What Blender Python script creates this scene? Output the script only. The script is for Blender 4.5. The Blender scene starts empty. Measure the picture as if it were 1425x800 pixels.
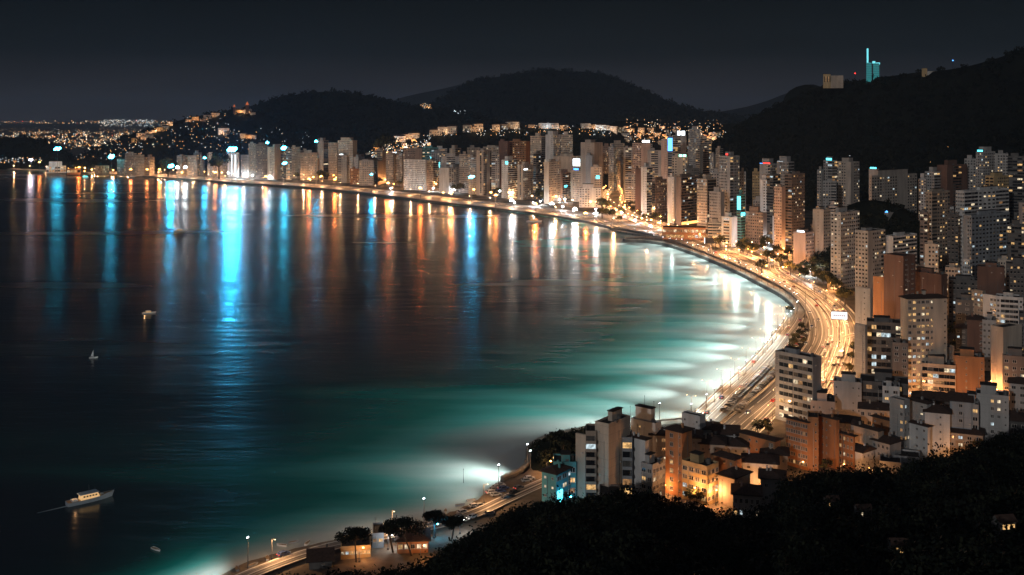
import bpy, math, random
import numpy as np
from mathutils import Vector, noise
from mathutils.bvhtree import BVHTree

# ------------------------------------------------------------------ scene, camera, sky
S = bpy.context.scene
COL = S.collection
F, H, YH = 1528.0, 150.0, 160.0          # focal length (px of a 1425 px frame), eye height, horizon row
rnd = random.Random(7)
PI = math.pi
def R(a): return math.radians(a)

cam = bpy.data.cameras.new('camera')
cam.sensor_width = 36.0
cam.lens = 36.0 * F / 1425.0
cam.shift_y = -(400.0 - YH) / 1425.0
cam.clip_start = 1.0
cam.clip_end = 60000.0
co = bpy.data.objects.new('camera', cam)
co.location = (0, 0, H)
co.rotation_euler = (R(90), 0, 0)
COL.objects.link(co)
S.camera = co

SUN_EL, SUN_AZ = 13.0, 207.0             # moonlight: from behind, over the left shoulder (azimuth from +Y, clockwise)
wd = bpy.data.worlds.new('World')
S.world = wd
wd.use_nodes = True
nt = wd.node_tree
nt.nodes.clear()
wo = nt.nodes.new('ShaderNodeOutputWorld')
bg = nt.nodes.new('ShaderNodeBackground')
sk = nt.nodes.new('ShaderNodeTexSky')
sk.sky_type = 'NISHITA'
sk.sun_disc = False
sk.sun_elevation = R(SUN_EL)
sk.sun_rotation = R(SUN_AZ)
bg.inputs[1].default_value = 0.0005
nt.links.new(sk.outputs[0], bg.inputs[0])
# night glow of the city low over the horizon; overhead, unseen, brightened as fill
tc = nt.nodes.new('ShaderNodeTexCoord')
sp = nt.nodes.new('ShaderNodeSeparateXYZ')
nt.links.new(tc.outputs['Generated'], sp.inputs[0])
rp = nt.nodes.new('ShaderNodeValToRGB')
nt.links.new(sp.outputs[2], rp.inputs[0])
els = rp.color_ramp.elements
els[0].position = 0.0; els[0].color = (0.034, 0.027, 0.029, 1)
els[1].position = 1.0; els[1].color = (0.040, 0.042, 0.048, 1)
for p, c in ((0.025, (0.0165, 0.0155, 0.0195, 1)), (0.055, (0.0040, 0.0060, 0.0088, 1)), (0.11, (0.0006, 0.0018, 0.003, 1)), (0.2, (0.002, 0.003, 0.004, 1)), (0.45, (0.03, 0.032, 0.038, 1))):
    e = els.new(p); e.color = c
bg2 = nt.nodes.new('ShaderNodeBackground')
# thin cloud mottling
nz = nt.nodes.new('ShaderNodeTexNoise'); nz.inputs['Scale'].default_value = 5.0; nz.inputs['Detail'].default_value = 5
mp0 = nt.nodes.new('ShaderNodeMapping'); mp0.inputs['Scale'].default_value = (1, 1, 5)
nt.links.new(tc.outputs['Generated'], mp0.inputs[0]); nt.links.new(mp0.outputs[0], nz.inputs['Vector'])
mr = nt.nodes.new('ShaderNodeMapRange'); mr.inputs[1].default_value = 0.3; mr.inputs[2].default_value = 0.7
mr.inputs[3].default_value = 0.82; mr.inputs[4].default_value = 1.2
nt.links.new(nz.outputs[0], mr.inputs[0])
nt.links.new(rp.outputs[0], bg2.inputs[0]); nt.links.new(mr.outputs[0], bg2.inputs[1])
ad = nt.nodes.new('ShaderNodeAddShader')
nt.links.new(bg.outputs[0], ad.inputs[0]); nt.links.new(bg2.outputs[0], ad.inputs[1])
nt.links.new(ad.outputs[0], wo.inputs[0])

sun = bpy.data.lights.new('moon', 'SUN')
sun.energy = 0.5
sun.angle = R(0.5)
sun.color = (1.0, 0.965, 0.93)
so = bpy.data.objects.new('moon', sun)
az, el = R(SUN_AZ), R(SUN_EL)
tos = Vector((math.sin(az) * math.cos(el), math.cos(az) * math.cos(el), math.sin(el)))
so.rotation_euler = tos.to_track_quat('Z', 'Y').to_euler()
COL.objects.link(so)

S.view_settings.view_transform = 'Standard'
S.view_settings.look = 'None'
S.view_settings.exposure = 0.0
S.view_settings.gamma = 1.0
cy = S.cycles
cy.use_denoising = True
try:
    cy.denoiser = 'OPENIMAGEDENOISE'
except Exception:
    pass
cy.max_bounces = 4; cy.diffuse_bounces = 2; cy.glossy_bounces = 3
cy.sample_clamp_indirect = 3.0
cy.sample_clamp_direct = 0.0
cy.use_light_tree = True
cy.use_adaptive_sampling = True
cy.adaptive_threshold = 0.015

# ------------------------------------------------------------------ mapping from picture to place
def at(px, py, z=3.0):
    """the point at height z that is seen at picture row py, column px"""
    d = F * (H - z) / (py - YH)
    return Vector(((px - 712.5) / F * d, d, z))
def dist(py, z=3.0): return F * (H - z) / (py - YH)
def atd(px, py, d): return Vector(((px - 712.5) / F * d, d, H - (py - YH) / F * d))

# ------------------------------------------------------------------ tagging
def tag(o, label=None, cat=None, group=None, kind=None):
    if label: o['label'] = label
    if cat: o['category'] = cat
    if group: o['group'] = group
    if kind: o['kind'] = kind
    return o
def empty(name, loc=(0, 0, 0), rz=0.0):
    o = bpy.data.objects.new(name, None)
    o.location = loc; o.rotation_euler = (0, 0, rz)
    o.empty_display_size = 0.5
    COL.objects.link(o)
    return o
def inst(name, me, parent=None, loc=(0, 0, 0), rz=0.0, sc=None):
    o = bpy.data.objects.new(name, me)
    o.location = loc; o.rotation_euler = (0, 0, rz)
    if sc: o.scale = sc
    COL.objects.link(o)
    if parent: o.parent = parent
    return o
def copy_tree(o, parent=None):
    c = o.copy(); COL.objects.link(c); c.parent = parent
    for ch in o.children: copy_tree(ch, c)
    return c

# ------------------------------------------------------------------ materials
def nodes(m):
    m.use_nodes = True
    t = m.node_tree
    return t, t.nodes['Principled BSDF']
MATS = {}
def mat(name, col, rough=0.85, var=0.25, scale=0.15, metal=0.0, spec=0.3, rand=0.0, streak=False):
    """procedural: base colour broken up by two noises, optional run-down streaks, optional shift from object to object"""
    if name in MATS: return MATS[name]
    m = bpy.data.materials.new(name); t, b = nodes(m)
    b.inputs['Roughness'].default_value = rough
    b.inputs['Metallic'].default_value = metal
    b.inputs['Specular IOR Level'].default_value = spec
    g = t.nodes.new('ShaderNodeTexCoord')
    mp = t.nodes.new('ShaderNodeMapping')
    mp.inputs['Scale'].default_value = (1, 1, 0.18) if streak else (1, 1, 1)
    t.links.new(g.outputs['Object'], mp.inputs[0])
    n = t.nodes.new('ShaderNodeTexNoise'); n.inputs['Scale'].default_value = scale * 3; n.inputs['Detail'].default_value = 6
    t.links.new(mp.outputs[0], n.inputs['Vector'])
    r = t.nodes.new('ShaderNodeMapRange'); r.inputs[1].default_value = 0.25; r.inputs[2].default_value = 0.75
    r.inputs[3].default_value = 1 - var; r.inputs[4].default_value = 1 + var
    t.links.new(n.outputs[0], r.inputs[0])
    val = r.outputs[0]
    if rand:
        oi = t.nodes.new('ShaderNodeObjectInfo')
        r2 = t.nodes.new('ShaderNodeMapRange'); r2.inputs[3].default_value = 1 - rand; r2.inputs[4].default_value = 1 + rand
        t.links.new(oi.outputs['Random'], r2.inputs[0])
        mm = t.nodes.new('ShaderNodeMath'); mm.operation = 'MULTIPLY'
        t.links.new(val, mm.inputs[0]); t.links.new(r2.outputs[0], mm.inputs[1]); val = mm.outputs[0]
    v = t.nodes.new('ShaderNodeVectorMath'); v.operation = 'SCALE'
    v.inputs[0].default_value = col[:3]
    t.links.new(val, v.inputs['Scale'])
    t.links.new(v.outputs[0], b.inputs['Base Color'])
    MATS[name] = m
    return m
def glow(name, col, strength, vary=False, base=(0.02, 0.02, 0.02), sampled=False):
    if name in MATS: return MATS[name]
    m = bpy.data.materials.new(name); t, b = nodes(m)
    b.inputs['Base Color'].default_value = (*base, 1)
    b.inputs['Emission Color'].default_value = (*col, 1)
    b.inputs['Emission Strength'].default_value = strength
    if vary:                              # curtains, furniture and lamps behind the pane
        g = t.nodes.new('ShaderNodeNewGeometry')
        n = t.nodes.new('ShaderNodeTexNoise'); n.inputs['Scale'].default_value = 0.7; n.inputs['Detail'].default_value = 3
        t.links.new(g.outputs['Position'], n.inputs['Vector'])
        r = t.nodes.new('ShaderNodeMapRange'); r.inputs[1].default_value = 0.33; r.inputs[2].default_value = 0.68
        r.inputs[3].default_value = 0.12 * strength; r.inputs[4].default_value = 1.7 * strength
        t.links.new(n.outputs[0], r.inputs[0]); t.links.new(r.outputs[0], b.inputs['Emission Strength'])
    m.cycles.emission_sampling = 'AUTO' if sampled else 'NONE'
    MATS[name] = m
    return m
WALL = {
    'cream': (.55, .46, .37), 'white': (.62, .61, .60), 'grey': (.43, .41, .395), 'beige': (.46, .38, .31),
    'pink': (.52, .385, .32), 'brown': (.27, .19, .15), 'red-brown': (.19, .112, .088), 'slate': (.32, .335, .36), 'orange': (.42, .205, .10),
    'dark': (.14, .13, .125), 'blue-grey': (.32, .36, .41), 'yellow': (.50, .36, .18), 'tan': (.42, .34, .27), 'teal': (.12, .34, .36),
}
for k_, v_ in WALL.items():
    if k_ not in ('orange', 'red-brown', 'teal'): g_ = sum(v_) / 3; WALL[k_] = tuple(g_ + (q - g_) * (.9 if k_ in ('cream', 'pink', 'tan', 'yellow') else .62) for q in v_)
def wallmat(c): return mat('wall_' + c, WALL[c], 0.9, 0.3, 0.07, rand=0.14, streak=True)
ROOF = mat('roof_dark', (.045, .038, .036), 0.9, 0.3, 0.3)
TILE = mat('roof_tile', (.075, .045, .035), 0.9, 0.35, 0.4)
TRIM = mat('trim_pale', (.5, .47, .44), 0.8, 0.15, 0.3)
DARK = mat('dark_metal', (.03, .03, .033), 0.55, 0.2, 1.0, metal=0.3)
STEEL = mat('steel_grey', (.2, .2, .2), 0.45, 0.2, 1.0, metal=0.6)
GLASS = mat('dark_glass', (.018, .02, .024), 0.12, 0.5, 0.3, spec=0.6)
GLASS2 = mat('curtained_glass', (.10, .095, .09), 0.35, 0.5, 0.4, spec=0.5)
LIT = [glow('window_warm', (1, .58, .22), 0.7, True), glow('window_pale', (1, .80, .52), 0.9, True),
       glow('window_cool', (.75, .93, 1), 0.7, True), glow('window_dim', (1, .5, .2), 0.28, True)]
def signmat(c):
    col = {'cyan': (.1, .85, 1), 'blue': (.08, .35, 1), 'red': (1, .04, .03), 'white': (.85, .95, 1), 'green': (.35, 1, .65), 'orange': (1, .4, .1)}[c]
    return glow('sign_' + c, col, 4.0)

# ------------------------------------------------------------------ mesh collector
class MB:
    def __init__(s): s.v = []; s.f = []; s.m = []; s.mats = []
    def mi(s, m):
        if m not in s.mats: s.mats.append(m)
        return s.mats.index(m)
    def face(s, pts, m):
        k = len(s.v); s.v.extend([tuple(p) for p in pts]); s.f.append(tuple(range(k, k + len(pts)))); s.m.append(s.mi(m))
    def box(s, x0, x1, y0, y1, z0, z1, m, bottom=True):
        k = len(s.v); i = s.mi(m)
        s.v += [(x0, y0, z0), (x1, y0, z0), (x1, y1, z0), (x0, y1, z0), (x0, y0, z1), (x1, y0, z1), (x1, y1, z1), (x0, y1, z1)]
        fs = [(4, 5, 6, 7), (0, 1, 5, 4), (1, 2, 6, 5), (2, 3, 7, 6), (3, 0, 4, 7)] + ([(3, 2, 1, 0)] if bottom else [])
        for f in fs: s.f.append(tuple(k + q for q in f)); s.m.append(i)
    def tube(s, a, b, r0, r1, m, n=8, cap=True):
        a, b = Vector(a), Vector(b); d = (b - a).normalized()
        u = d.orthogonal().normalized(); w = d.cross(u); k = len(s.v); i = s.mi(m)
        for c, r in ((a, r0), (b, r1)):
            for q in range(n):
                t = 2 * PI * q / n; s.v.append(tuple(c + (u * math.cos(t) + w * math.sin(t)) * r))
        for q in range(n):
            p = (q + 1) % n; s.f.append((k + q, k + p, k + n + p, k + n + q)); s.m.append(i)
        if cap:
            s.f.append(tuple(k + n + q for q in range(n))); s.m.append(i)
            s.f.append(tuple(k + n - 1 - q for q in range(n))); s.m.append(i)
    def ball(s, c, r, m, nu=8, nv=6, sz=1.0):
        k = len(s.v); i = s.mi(m); c = Vector(c)
        for a in range(nv + 1):
            ph = PI * a / nv
            for b in range(nu):
                th = 2 * PI * b / nu
                s.v.append((c.x + r * math.sin(ph) * math.cos(th), c.y + r * math.sin(ph) * math.sin(th), c.z + r * sz * math.cos(ph)))
        for a in range(nv):
            for b in range(nu):
                b2 = (b + 1) % nu
                s.f.append((k + a * nu + b, k + (a + 1) * nu + b, k + (a + 1) * nu + b2, k + a * nu + b2)); s.m.append(i)
    def mesh(s, name, smooth=False):
        me = bpy.data.meshes.new(name)
        me.from_pydata(s.v, [], s.f)
        for m in s.mats: me.materials.append(m)
        if s.mats: me.polygons.foreach_set('material_index', s.m)
        if smooth: me.polygons.foreach_set('use_smooth', [True] * len(s.f))
        me.update()
        return me
    def build(s, name, parent=None, smooth=False, loc=(0, 0, 0), rz=0.0):
        return inst(name, s.mesh(name, smooth), parent, loc, rz)

def np_mesh(name, verts, quads, mats, midx=None, smooth=False):
    verts = np.asarray(verts, dtype=np.float32); quads = np.asarray(quads, dtype=np.int32)
    me = bpy.data.meshes.new(name)
    nq, k = quads.shape
    me.vertices.add(len(verts)); me.vertices.foreach_set('co', verts.ravel())
    me.loops.add(nq * k); me.loops.foreach_set('vertex_index', quads.ravel())
    me.polygons.add(nq)
    me.polygons.foreach_set('loop_start', np.arange(0, nq * k, k, dtype=np.int32))
    me.polygons.foreach_set('loop_total', np.full(nq, k, dtype=np.int32))
    for m in mats: me.materials.append(m)
    if midx is not None: me.polygons.foreach_set('material_index', np.asarray(midx, dtype=np.int32))
    if smooth: me.polygons.foreach_set('use_smooth', np.ones(nq, dtype=bool))
    me.update(calc_edges=True)
    me.validate()
    return me
def grid_quads(nr, nc):
    i = np.arange(nr - 1)[:, None] * nc + np.arange(nc - 1)[None, :]
    return np.stack([i, i + 1, i + nc + 1, i + nc], -1).reshape(-1, 4)
def catmull(pts, step=4.0):
    pts = [Vector(p[:2]) for p in pts]
    out = []
    for i in range(len(pts) - 1):
        p0 = pts[max(i - 1, 0)]; p1 = pts[i]; p2 = pts[i + 1]; p3 = pts[min(i + 2, len(pts) - 1)]
        n = max(2, int((p2 - p1).length / step))
        for k in range(n):
            t = k / n
            out.append(0.5 * ((2 * p1) + (p2 - p0) * t + (2 * p0 - 5 * p1 + 4 * p2 - p3) * t * t + (3 * p1 - p0 - 3 * p2 + p3) * t ** 3))
    out.append(pts[-1])
    return out
def normals2(pl):
    ns = []
    for i in range(len(pl)):
        a = pl[max(i - 1, 0)]; b = pl[min(i + 1, len(pl) - 1)]
        d = (b - a).normalized(); ns.append(Vector((d.y, -d.x)))     # to the right of travel
    return ns
# ------------------------------------------------------------------ shoreline, ground, water
SHORE_PX = [(150, 905), (230, 850), (305, 802), (345, 781), (390, 768), (435, 757), (500, 744), (560, 735), (605, 722), (645, 708), (675, 690), (700, 674),
            (728, 662), (737, 648), (736, 634), (748, 622), (775, 612), (830, 602), (900, 595), (965, 588), (985, 572), (1010, 549), (1040, 522), (1070, 488), (1092, 460),
            (1107, 440), (1104, 428), (1086, 413), (1060, 399), (1030, 383), (1000, 369), (960, 353), (925, 342), (895, 337.5), (872, 336.5), (871, 334.5), (900, 333),
            (930, 334), (905, 328), (880, 323), (853, 321), (851, 319), (838, 315.5), (800, 307), (740, 298), (660, 288.5), (600, 281.5), (500, 269.5), (420, 261.5),
            (330, 256), (290, 252.5), (220, 247.5), (150, 243), (80, 239.5), (12, 236.3), (10, 234.5), (30, 231), (5, 228.5), (-60, 227), (-220, 226)]
SHORE = catmull([at(x, y, 0.0) for x, y in SHORE_PX], 6.0)
shore_np = np.array([(p.x, p.y) for p in SHORE])
land_poly = np.vstack([shore_np, [(-9000, 3500), (-9000, 60000), (60000, 60000), (60000, -4000), (-300, -4000)]])

def seg_dist(P, poly):
    a = poly[:-1]; b = poly[1:]
    out = np.full(len(P), 1e12)
    for s in range(0, len(a), 1):
        ab = b[s] - a[s]; L = ab @ ab + 1e-9
        t = np.clip(((P - a[s]) @ ab) / L, 0, 1)
        q = P - a[s] - t[:, None] * ab
        np.minimum(out, (q * q).sum(1), out)
    return np.sqrt(out)
def inside(P, poly):
    x, y = P[:, 0], P[:, 1]; r = np.zeros(len(P), bool); n = len(poly); j = n - 1
    for i in range(n):
        xi, yi = poly[i]; xj, yj = poly[j]
        if yi != yj:
            c = ((yi > y) != (yj > y)) & (x < (xj - xi) * (y - yi) / (yj - yi) + xi)
            r ^= c
        j = i
    return r
def sdist(P):
    d = seg_dist(P, shore_np)
    return np.where(inside(P, land_poly), d, -d)

def ground_z(P, sd):
    # hard quay line everywhere except the beach at the near end, which slopes
    near = np.clip((430.0 - P[:, 1]) / 60.0, 0, 1)
    quay = np.clip(sd * 1.2, -8, 3.0)
    beach = np.clip(sd * 0.11, -8, 3.0)
    z = quay * (1 - near) + beach * near
    far = np.clip((P[:, 1] - 5000) / 12000, 0, 1)
    return z + np.where(sd > 60, far * 18, 0)

ds = np.concatenate([np.arange(60, 340, 20), np.arange(340, 700, 5), np.arange(700, 1500, 9), np.arange(1500, 3200, 14), np.geomspace(3200, 24000, 40)])
an = np.linspace(R(-50), R(50), 420)
Tn = np.tan(an)
PX = (ds[:, None] * Tn[None, :]); PY = np.repeat(ds[:, None], len(an), 1)
GP = np.stack([PX.ravel(), PY.ravel()], 1)
gsd = sdist(GP)
gz = ground_z(GP, gsd)
m = bpy.data.materials.new('city_ground'); t, b = nodes(m); MATS['city_ground'] = m
b.inputs['Roughness'].default_value = 0.95; b.inputs['Specular IOR Level'].default_value = 0.15
at_ = t.nodes.new('ShaderNodeAttribute'); at_.attribute_name = 'sand'
n1 = t.nodes.new('ShaderNodeTexNoise'); n1.inputs['Scale'].default_value = 0.035; n1.inputs['Detail'].default_value = 8
n2 = t.nodes.new('ShaderNodeTexNoise'); n2.inputs['Scale'].default_value = 0.5; n2.inputs['Detail'].default_value = 4
ge = t.nodes.new('ShaderNodeNewGeometry')
t.links.new(ge.outputs['Position'], n1.inputs['Vector']); t.links.new(ge.outputs['Position'], n2.inputs['Vector'])
cr = t.nodes.new('ShaderNodeValToRGB'); t.links.new(n1.outputs[0], cr.inputs[0])
cr.color_ramp.elements[0].position = 0.35; cr.color_ramp.elements[0].color = (.05, .05, .035, 1)
cr.color_ramp.elements[1].position = 0.62; cr.color_ramp.elements[1].color = (.24, .2, .17, 1)
mx = t.nodes.new('ShaderNodeMix'); mx.data_type = 'RGBA'
t.links.new(at_.outputs['Fac'], mx.inputs[0]); t.links.new(cr.outputs[0], mx.inputs[6]); mx.inputs[7].default_value = (.34, .27, .2, 1)
mm = t.nodes.new('ShaderNodeMix'); mm.data_type = 'RGBA'; mm.blend_type = 'MULTIPLY'; mm.inputs[0].default_value = 0.5
t.links.new(mx.outputs[2], mm.inputs[6]); t.links.new(n2.outputs[0], mm.inputs[7])
t.links.new(mm.outputs[2], b.inputs['Base Color'])
me = np_mesh('ground', np.column_stack([GP, gz]), grid_quads(len(ds), len(an)), [m], smooth=True)
a = me.attributes.new('sand', 'FLOAT', 'POINT')
a.data.foreach_set('value', (np.clip(1 - gsd / 55, 0, 1) * np.clip((470 - GP[:, 1]) / 30, 0, 1)).astype(np.float32))
ground = tag(inst('ground', me), kind='structure')

# water
ds2 = np.concatenate([np.arange(250, 420, 6), np.arange(420, 1400, 6), np.arange(1400, 3300, 16), [3500, 4000]])
an2 = np.linspace(R(-56), R(26), 300)
WP = np.stack([(ds2[:, None] * np.tan(an2)[None, :]).ravel(), np.repeat(ds2[:, None], len(an2), 1).ravel()], 1)
wsd = -sdist(WP)                                            # metres out from the shore
m = bpy.data.materials.new('sea_water'); t, b = nodes(m); MATS['sea_water'] = m
b.inputs['IOR'].default_value = 1.33
b.inputs['Roughness'].default_value = 0.25
sh = t.nodes.new('ShaderNodeAttribute'); sh.attribute_name = 'shallow'
ge = t.nodes.new('ShaderNodeNewGeometry')
def noise_at(scale, sx, sy, detail=3, rough=0.5):
    mp = t.nodes.new('ShaderNodeMapping'); mp.inputs['Scale'].default_value = (sx, sy, 1)
    t.links.new(ge.outputs['Position'], mp.inputs[0])
    n = t.nodes.new('ShaderNodeTexNoise'); n.inputs['Scale'].default_value = scale; n.inputs['Detail'].default_value = detail; n.inputs['Roughness'].default_value = rough
    t.links.new(mp.outputs[0], n.inputs['Vector']); return n.outputs[0]
def math2(op, a, b_):
    q = t.nodes.new('ShaderNodeMath'); q.operation = op
    for i, v in enumerate((a, b_)):
        if isinstance(v, (int, float)): q.inputs[i].default_value = v
        else: t.links.new(v, q.inputs[i])
    return q.outputs[0]
# drifts of foam and sand lie along the wave fronts
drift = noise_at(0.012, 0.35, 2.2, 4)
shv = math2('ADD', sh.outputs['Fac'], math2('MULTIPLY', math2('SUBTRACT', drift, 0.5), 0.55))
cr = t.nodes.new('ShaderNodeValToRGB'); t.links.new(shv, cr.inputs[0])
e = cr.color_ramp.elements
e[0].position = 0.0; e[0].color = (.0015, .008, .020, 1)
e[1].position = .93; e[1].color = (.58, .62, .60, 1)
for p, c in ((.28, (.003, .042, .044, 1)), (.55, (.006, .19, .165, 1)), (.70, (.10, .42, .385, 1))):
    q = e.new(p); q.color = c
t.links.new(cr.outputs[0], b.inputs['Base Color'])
w1 = noise_at(0.045, 0.45, 1.6, 3, 0.55)
w2 = noise_at(0.16, 0.5, 1.5, 2, 0.5)
hgt = math2('ADD', math2('MULTIPLY', w1, 0.8), math2('MULTIPLY', w2, 0.3))
calm = math2('SUBTRACT', 1.0, math2('MULTIPLY', sh.outputs['Fac'], 0.9))
bp = t.nodes.new('ShaderNodeBump'); bp.inputs['Distance'].default_value = 1.0
t.links.new(math2('MULTIPLY', calm, 0.7), bp.inputs['Strength'])
# ruffled and slick patches drawn out along the wind
patch = noise_at(0.008, 0.2, 1.2, 2, .5)
mr_ = t.nodes.new('ShaderNodeMapRange'); mr_.inputs[1].default_value = .36; mr_.inputs[2].default_value = .66; mr_.inputs[3].default_value = .19; mr_.inputs[4].default_value = .28
t.links.new(patch, mr_.inputs[0]); t.links.new(mr_.outputs[0], b.inputs['Roughness'])
t.links.new(hgt, bp.inputs['Height']); t.links.new(bp.outputs[0], b.inputs['Normal'])
me = np_mesh('sea', np.column_stack([WP, np.zeros(len(WP))]), grid_quads(len(ds2), len(an2)), [m], smooth=True)
# shallows: wide along the curved beach on the right and the near beach, none along the far quay
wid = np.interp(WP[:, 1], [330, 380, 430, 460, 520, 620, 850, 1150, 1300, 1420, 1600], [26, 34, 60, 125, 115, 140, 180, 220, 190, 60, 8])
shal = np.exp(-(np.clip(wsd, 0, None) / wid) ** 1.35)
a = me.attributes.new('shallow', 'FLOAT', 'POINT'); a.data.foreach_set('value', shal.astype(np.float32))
sea = tag(inst('sea', me), kind='structure')

# ------------------------------------------------------------------ hills
WOOD = mat('wooded_slope', (.012, .015, .012), 0.95, 0.4, 0.01, spec=0.05)
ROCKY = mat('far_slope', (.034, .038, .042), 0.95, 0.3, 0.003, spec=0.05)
def hill(ridge, wf, wb, m, rough=6.0, z0=1.5, p=1.3, step=14.0, name='hill', nf=16, nb=8):
    """ridge: (column, row, distance); falls to z0 over wf metres towards the eye and wb metres away from it"""
    rp_ = [atd(x, y, d) for x, y, d in ridge]
    pts = []
    for i in range(len(rp_) - 1):
        n = max(1, int((rp_[i + 1] - rp_[i]).length / step))
        for k in range(n):
            s = k / n; pts.append(rp_[i].lerp(rp_[i + 1], s))
    pts.append(rp_[-1])
    zz = [q.z for q in pts]                                 # round the corners of the ridge
    for _ in range(6): zz = [zz[0]] + [(zz[i - 1] + zz[i] * 2 + zz[i + 1]) / 4 for i in range(1, len(zz) - 1)] + [zz[-1]]
    for q, z in zip(pts, zz): q.z = z
    cols = [-(k / nf) for k in range(nf, 0, -1)] + [0] + [k / nb for k in range(1, nb + 1)]
    V = []
    for q in pts:
        for c in cols:
            w = wf if c < 0 else wb; ac = abs(c)
            d = q.y + c * w; s = d / q.y                     # fan with the view so that flanks do not stick out
            pr = (1 - ac) ** p * (1 - 0.25 * math.sin(ac * PI) * (p > 1))
            fx = q.x * (s if c < 0 else 1)
            nn = noise.fractal(Vector((fx * .006, d * .006, 1.7)), 1.0, 2.0, 5) * rough * (0.25 + 1.6 * ac * (1 - ac) * 2)
            V.append((fx, d, max(z0 - 3, z0 + (q.z - z0) * pr + nn * (0.3 if ac > .97 else 1))))
    me = np_mesh(name, V, grid_quads(len(pts), len(cols))[:, ::-1], [m], smooth=True)
    return tag(inst(name, me), kind='structure')
hills = {}
hills['left'] = hill([(-90, 196, 3150), (0, 193, 3150), (38, 190, 3150), (62, 196, 3120), (84, 208, 3080), (97, 226, 3060)], 160, 300, WOOD, 5)
hills['ridge'] = hill([(92, 227, 3200), (130, 207, 3250), (165, 192, 3300), (200, 182, 3350), (232, 173, 3400), (262, 164, 3450), (300, 157, 3500), (330, 151, 3500), (356, 153, 3500),
                       (390, 166, 3450), (430, 181, 3400), (465, 197, 3350), (500, 215, 3300)], 430, 500, WOOD, 9)
hills['lobe'] = hill([(180, 226, 2990), (198, 207, 3000), (222, 193, 3000), (250, 187, 3000), (288, 189, 3000), (312, 204, 3000), (335, 214, 2980), (352, 224, 2960)], 130, 200, WOOD, 6)
hills['mid'] = hill([(320, 172, 4600), (352, 148, 4600), (372, 140, 4600), (402, 133, 4600), (440, 127, 4600), (480, 128, 4600), (512, 133, 4600), (560, 146, 4550), (600, 150, 4500), (640, 152, 4450),
                     (680, 164, 4400), (720, 186, 4350)], 900, 900, WOOD, 10, step=20)
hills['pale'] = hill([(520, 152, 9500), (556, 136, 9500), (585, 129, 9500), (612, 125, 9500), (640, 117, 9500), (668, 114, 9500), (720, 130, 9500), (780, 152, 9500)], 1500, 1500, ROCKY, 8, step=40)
hills['broad'] = hill([(560, 170, 6300), (592, 150, 6300), (622, 131, 6300), (655, 112, 6300), (700, 106, 6300), (738, 99, 6300), (768, 96.5, 6300), (792, 101, 6300), (812, 99, 6300), (850, 105, 6300),
                       (895, 124, 6200), (935, 144, 6100), (985, 156, 6000), (1040, 166, 6000)], 1500, 1500, WOOD, 12, step=26)
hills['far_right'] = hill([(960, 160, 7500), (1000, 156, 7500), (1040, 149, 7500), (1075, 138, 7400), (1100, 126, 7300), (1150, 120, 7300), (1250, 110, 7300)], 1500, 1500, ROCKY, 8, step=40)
hills['dome'] = hill([(1092, 134, 3000), (1098, 124, 3000), (1108, 114, 3000), (1120, 111.5, 3000), (1132, 115, 3000), (1146, 122, 3000), (1170, 134, 3000)], 120, 160, WOOD, 2, z0=120)
hills['houses'] = hill([(500, 214, 2700), (540, 200, 2700), (575, 192, 2700), (620, 187, 2700), (680, 181, 2750), (740, 177, 2800), (800, 177, 2800), (850, 180, 2800), (890, 184, 2850), (930, 180, 3000),
                        (975, 176, 3100), (1010, 172, 3100), (1060, 172, 3100)], 420, 600, WOOD, 7)
hills['knob'] = hill([(818, 190, 3300), (836, 178, 3300), (856, 169, 3300), (880, 166, 3300), (905, 168, 3300), (922, 176, 3300), (936, 188, 3300)], 200, 250, WOOD, 4)
hills['grove'] = hill([(765, 226, 2230), (780, 208, 2230), (790, 196, 2230), (808, 187, 2230), (822, 192, 2230), (836, 206, 2230), (850, 222, 2230)], 70, 80, WOOD, 3)
hills['right'] = hill([(945, 262, 2650), (968, 236, 2600), (985, 213, 2550), (1003, 196, 2500), (1040, 167, 2450), (1090, 142, 2400), (1140, 121, 2300), (1175, 114, 2230), (1215, 108, 2150), (1280, 101, 2050),
                       (1335, 95, 1950), (1380, 84, 1870), (1425, 69, 1800), (1500, 45, 1750), (1620, 25, 1700), (1800, 30, 1700)], 640, 800, WOOD, 14, p=1.15, nf=26)
hills['copse'] = hill([(1128, 352, 1075), (1146, 318, 1085), (1160, 298, 1090), (1180, 284, 1100), (1205, 274, 1100), (1232, 276, 1100), (1262, 290, 1100), (1290, 318, 1090), (1310, 345, 1080)], 60, 70, WOOD, 3, step=8)
hills['headland'] = hill([(736, 646, 464), (742, 628, 470), (756, 613, 475), (775, 607, 480), (800, 605, 480), (830, 611, 480), (860, 625, 478)], 26, 20, WOOD, 1.0, step=3, z0=1.0, p=.8)

# the near slope the eye stands on: a crest above the houses, climbing back towards the eye
CREST = [(-500, 900, 300), (100, 880, 300), (330, 834, 315), (400, 826, 325), (440, 820, 330), (500, 810, 330), (560, 803, 330), (590, 797, 332), (615, 780, 335), (650, 757, 336), (700, 730, 340), (760, 714, 345),
         (800, 708, 345), (835, 705, 345), (858, 694, 350), (870, 690, 350), (905, 701, 352), (960, 716, 355), (1010, 730, 355), (1050, 732, 358), (1080, 716, 362), (1096, 682, 372), (1110, 668, 378),
         (1180, 668, 380), (1215, 672, 380), (1250, 668, 380), (1290, 650, 382), (1330, 638, 385), (1360, 628, 388), (1425, 614, 390), (1500, 604, 392), (1800, 590, 395)]
cx = np.array([c[0] for c in CREST], float)
def crest(px): return np.interp(px, cx, [c[1] for c in CREST]), np.interp(px, cx, [c[2] for c in CREST])
us = np.arange(-500, 1800, 6.0)
V = []; ts = [0.02, 0.06, .12, .2, .3, .4, .5, .6, .7, .78, .85, .9, .94, .97, 1.0, 1.02, 1.05, 1.09, 1.14, 1.2]
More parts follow.
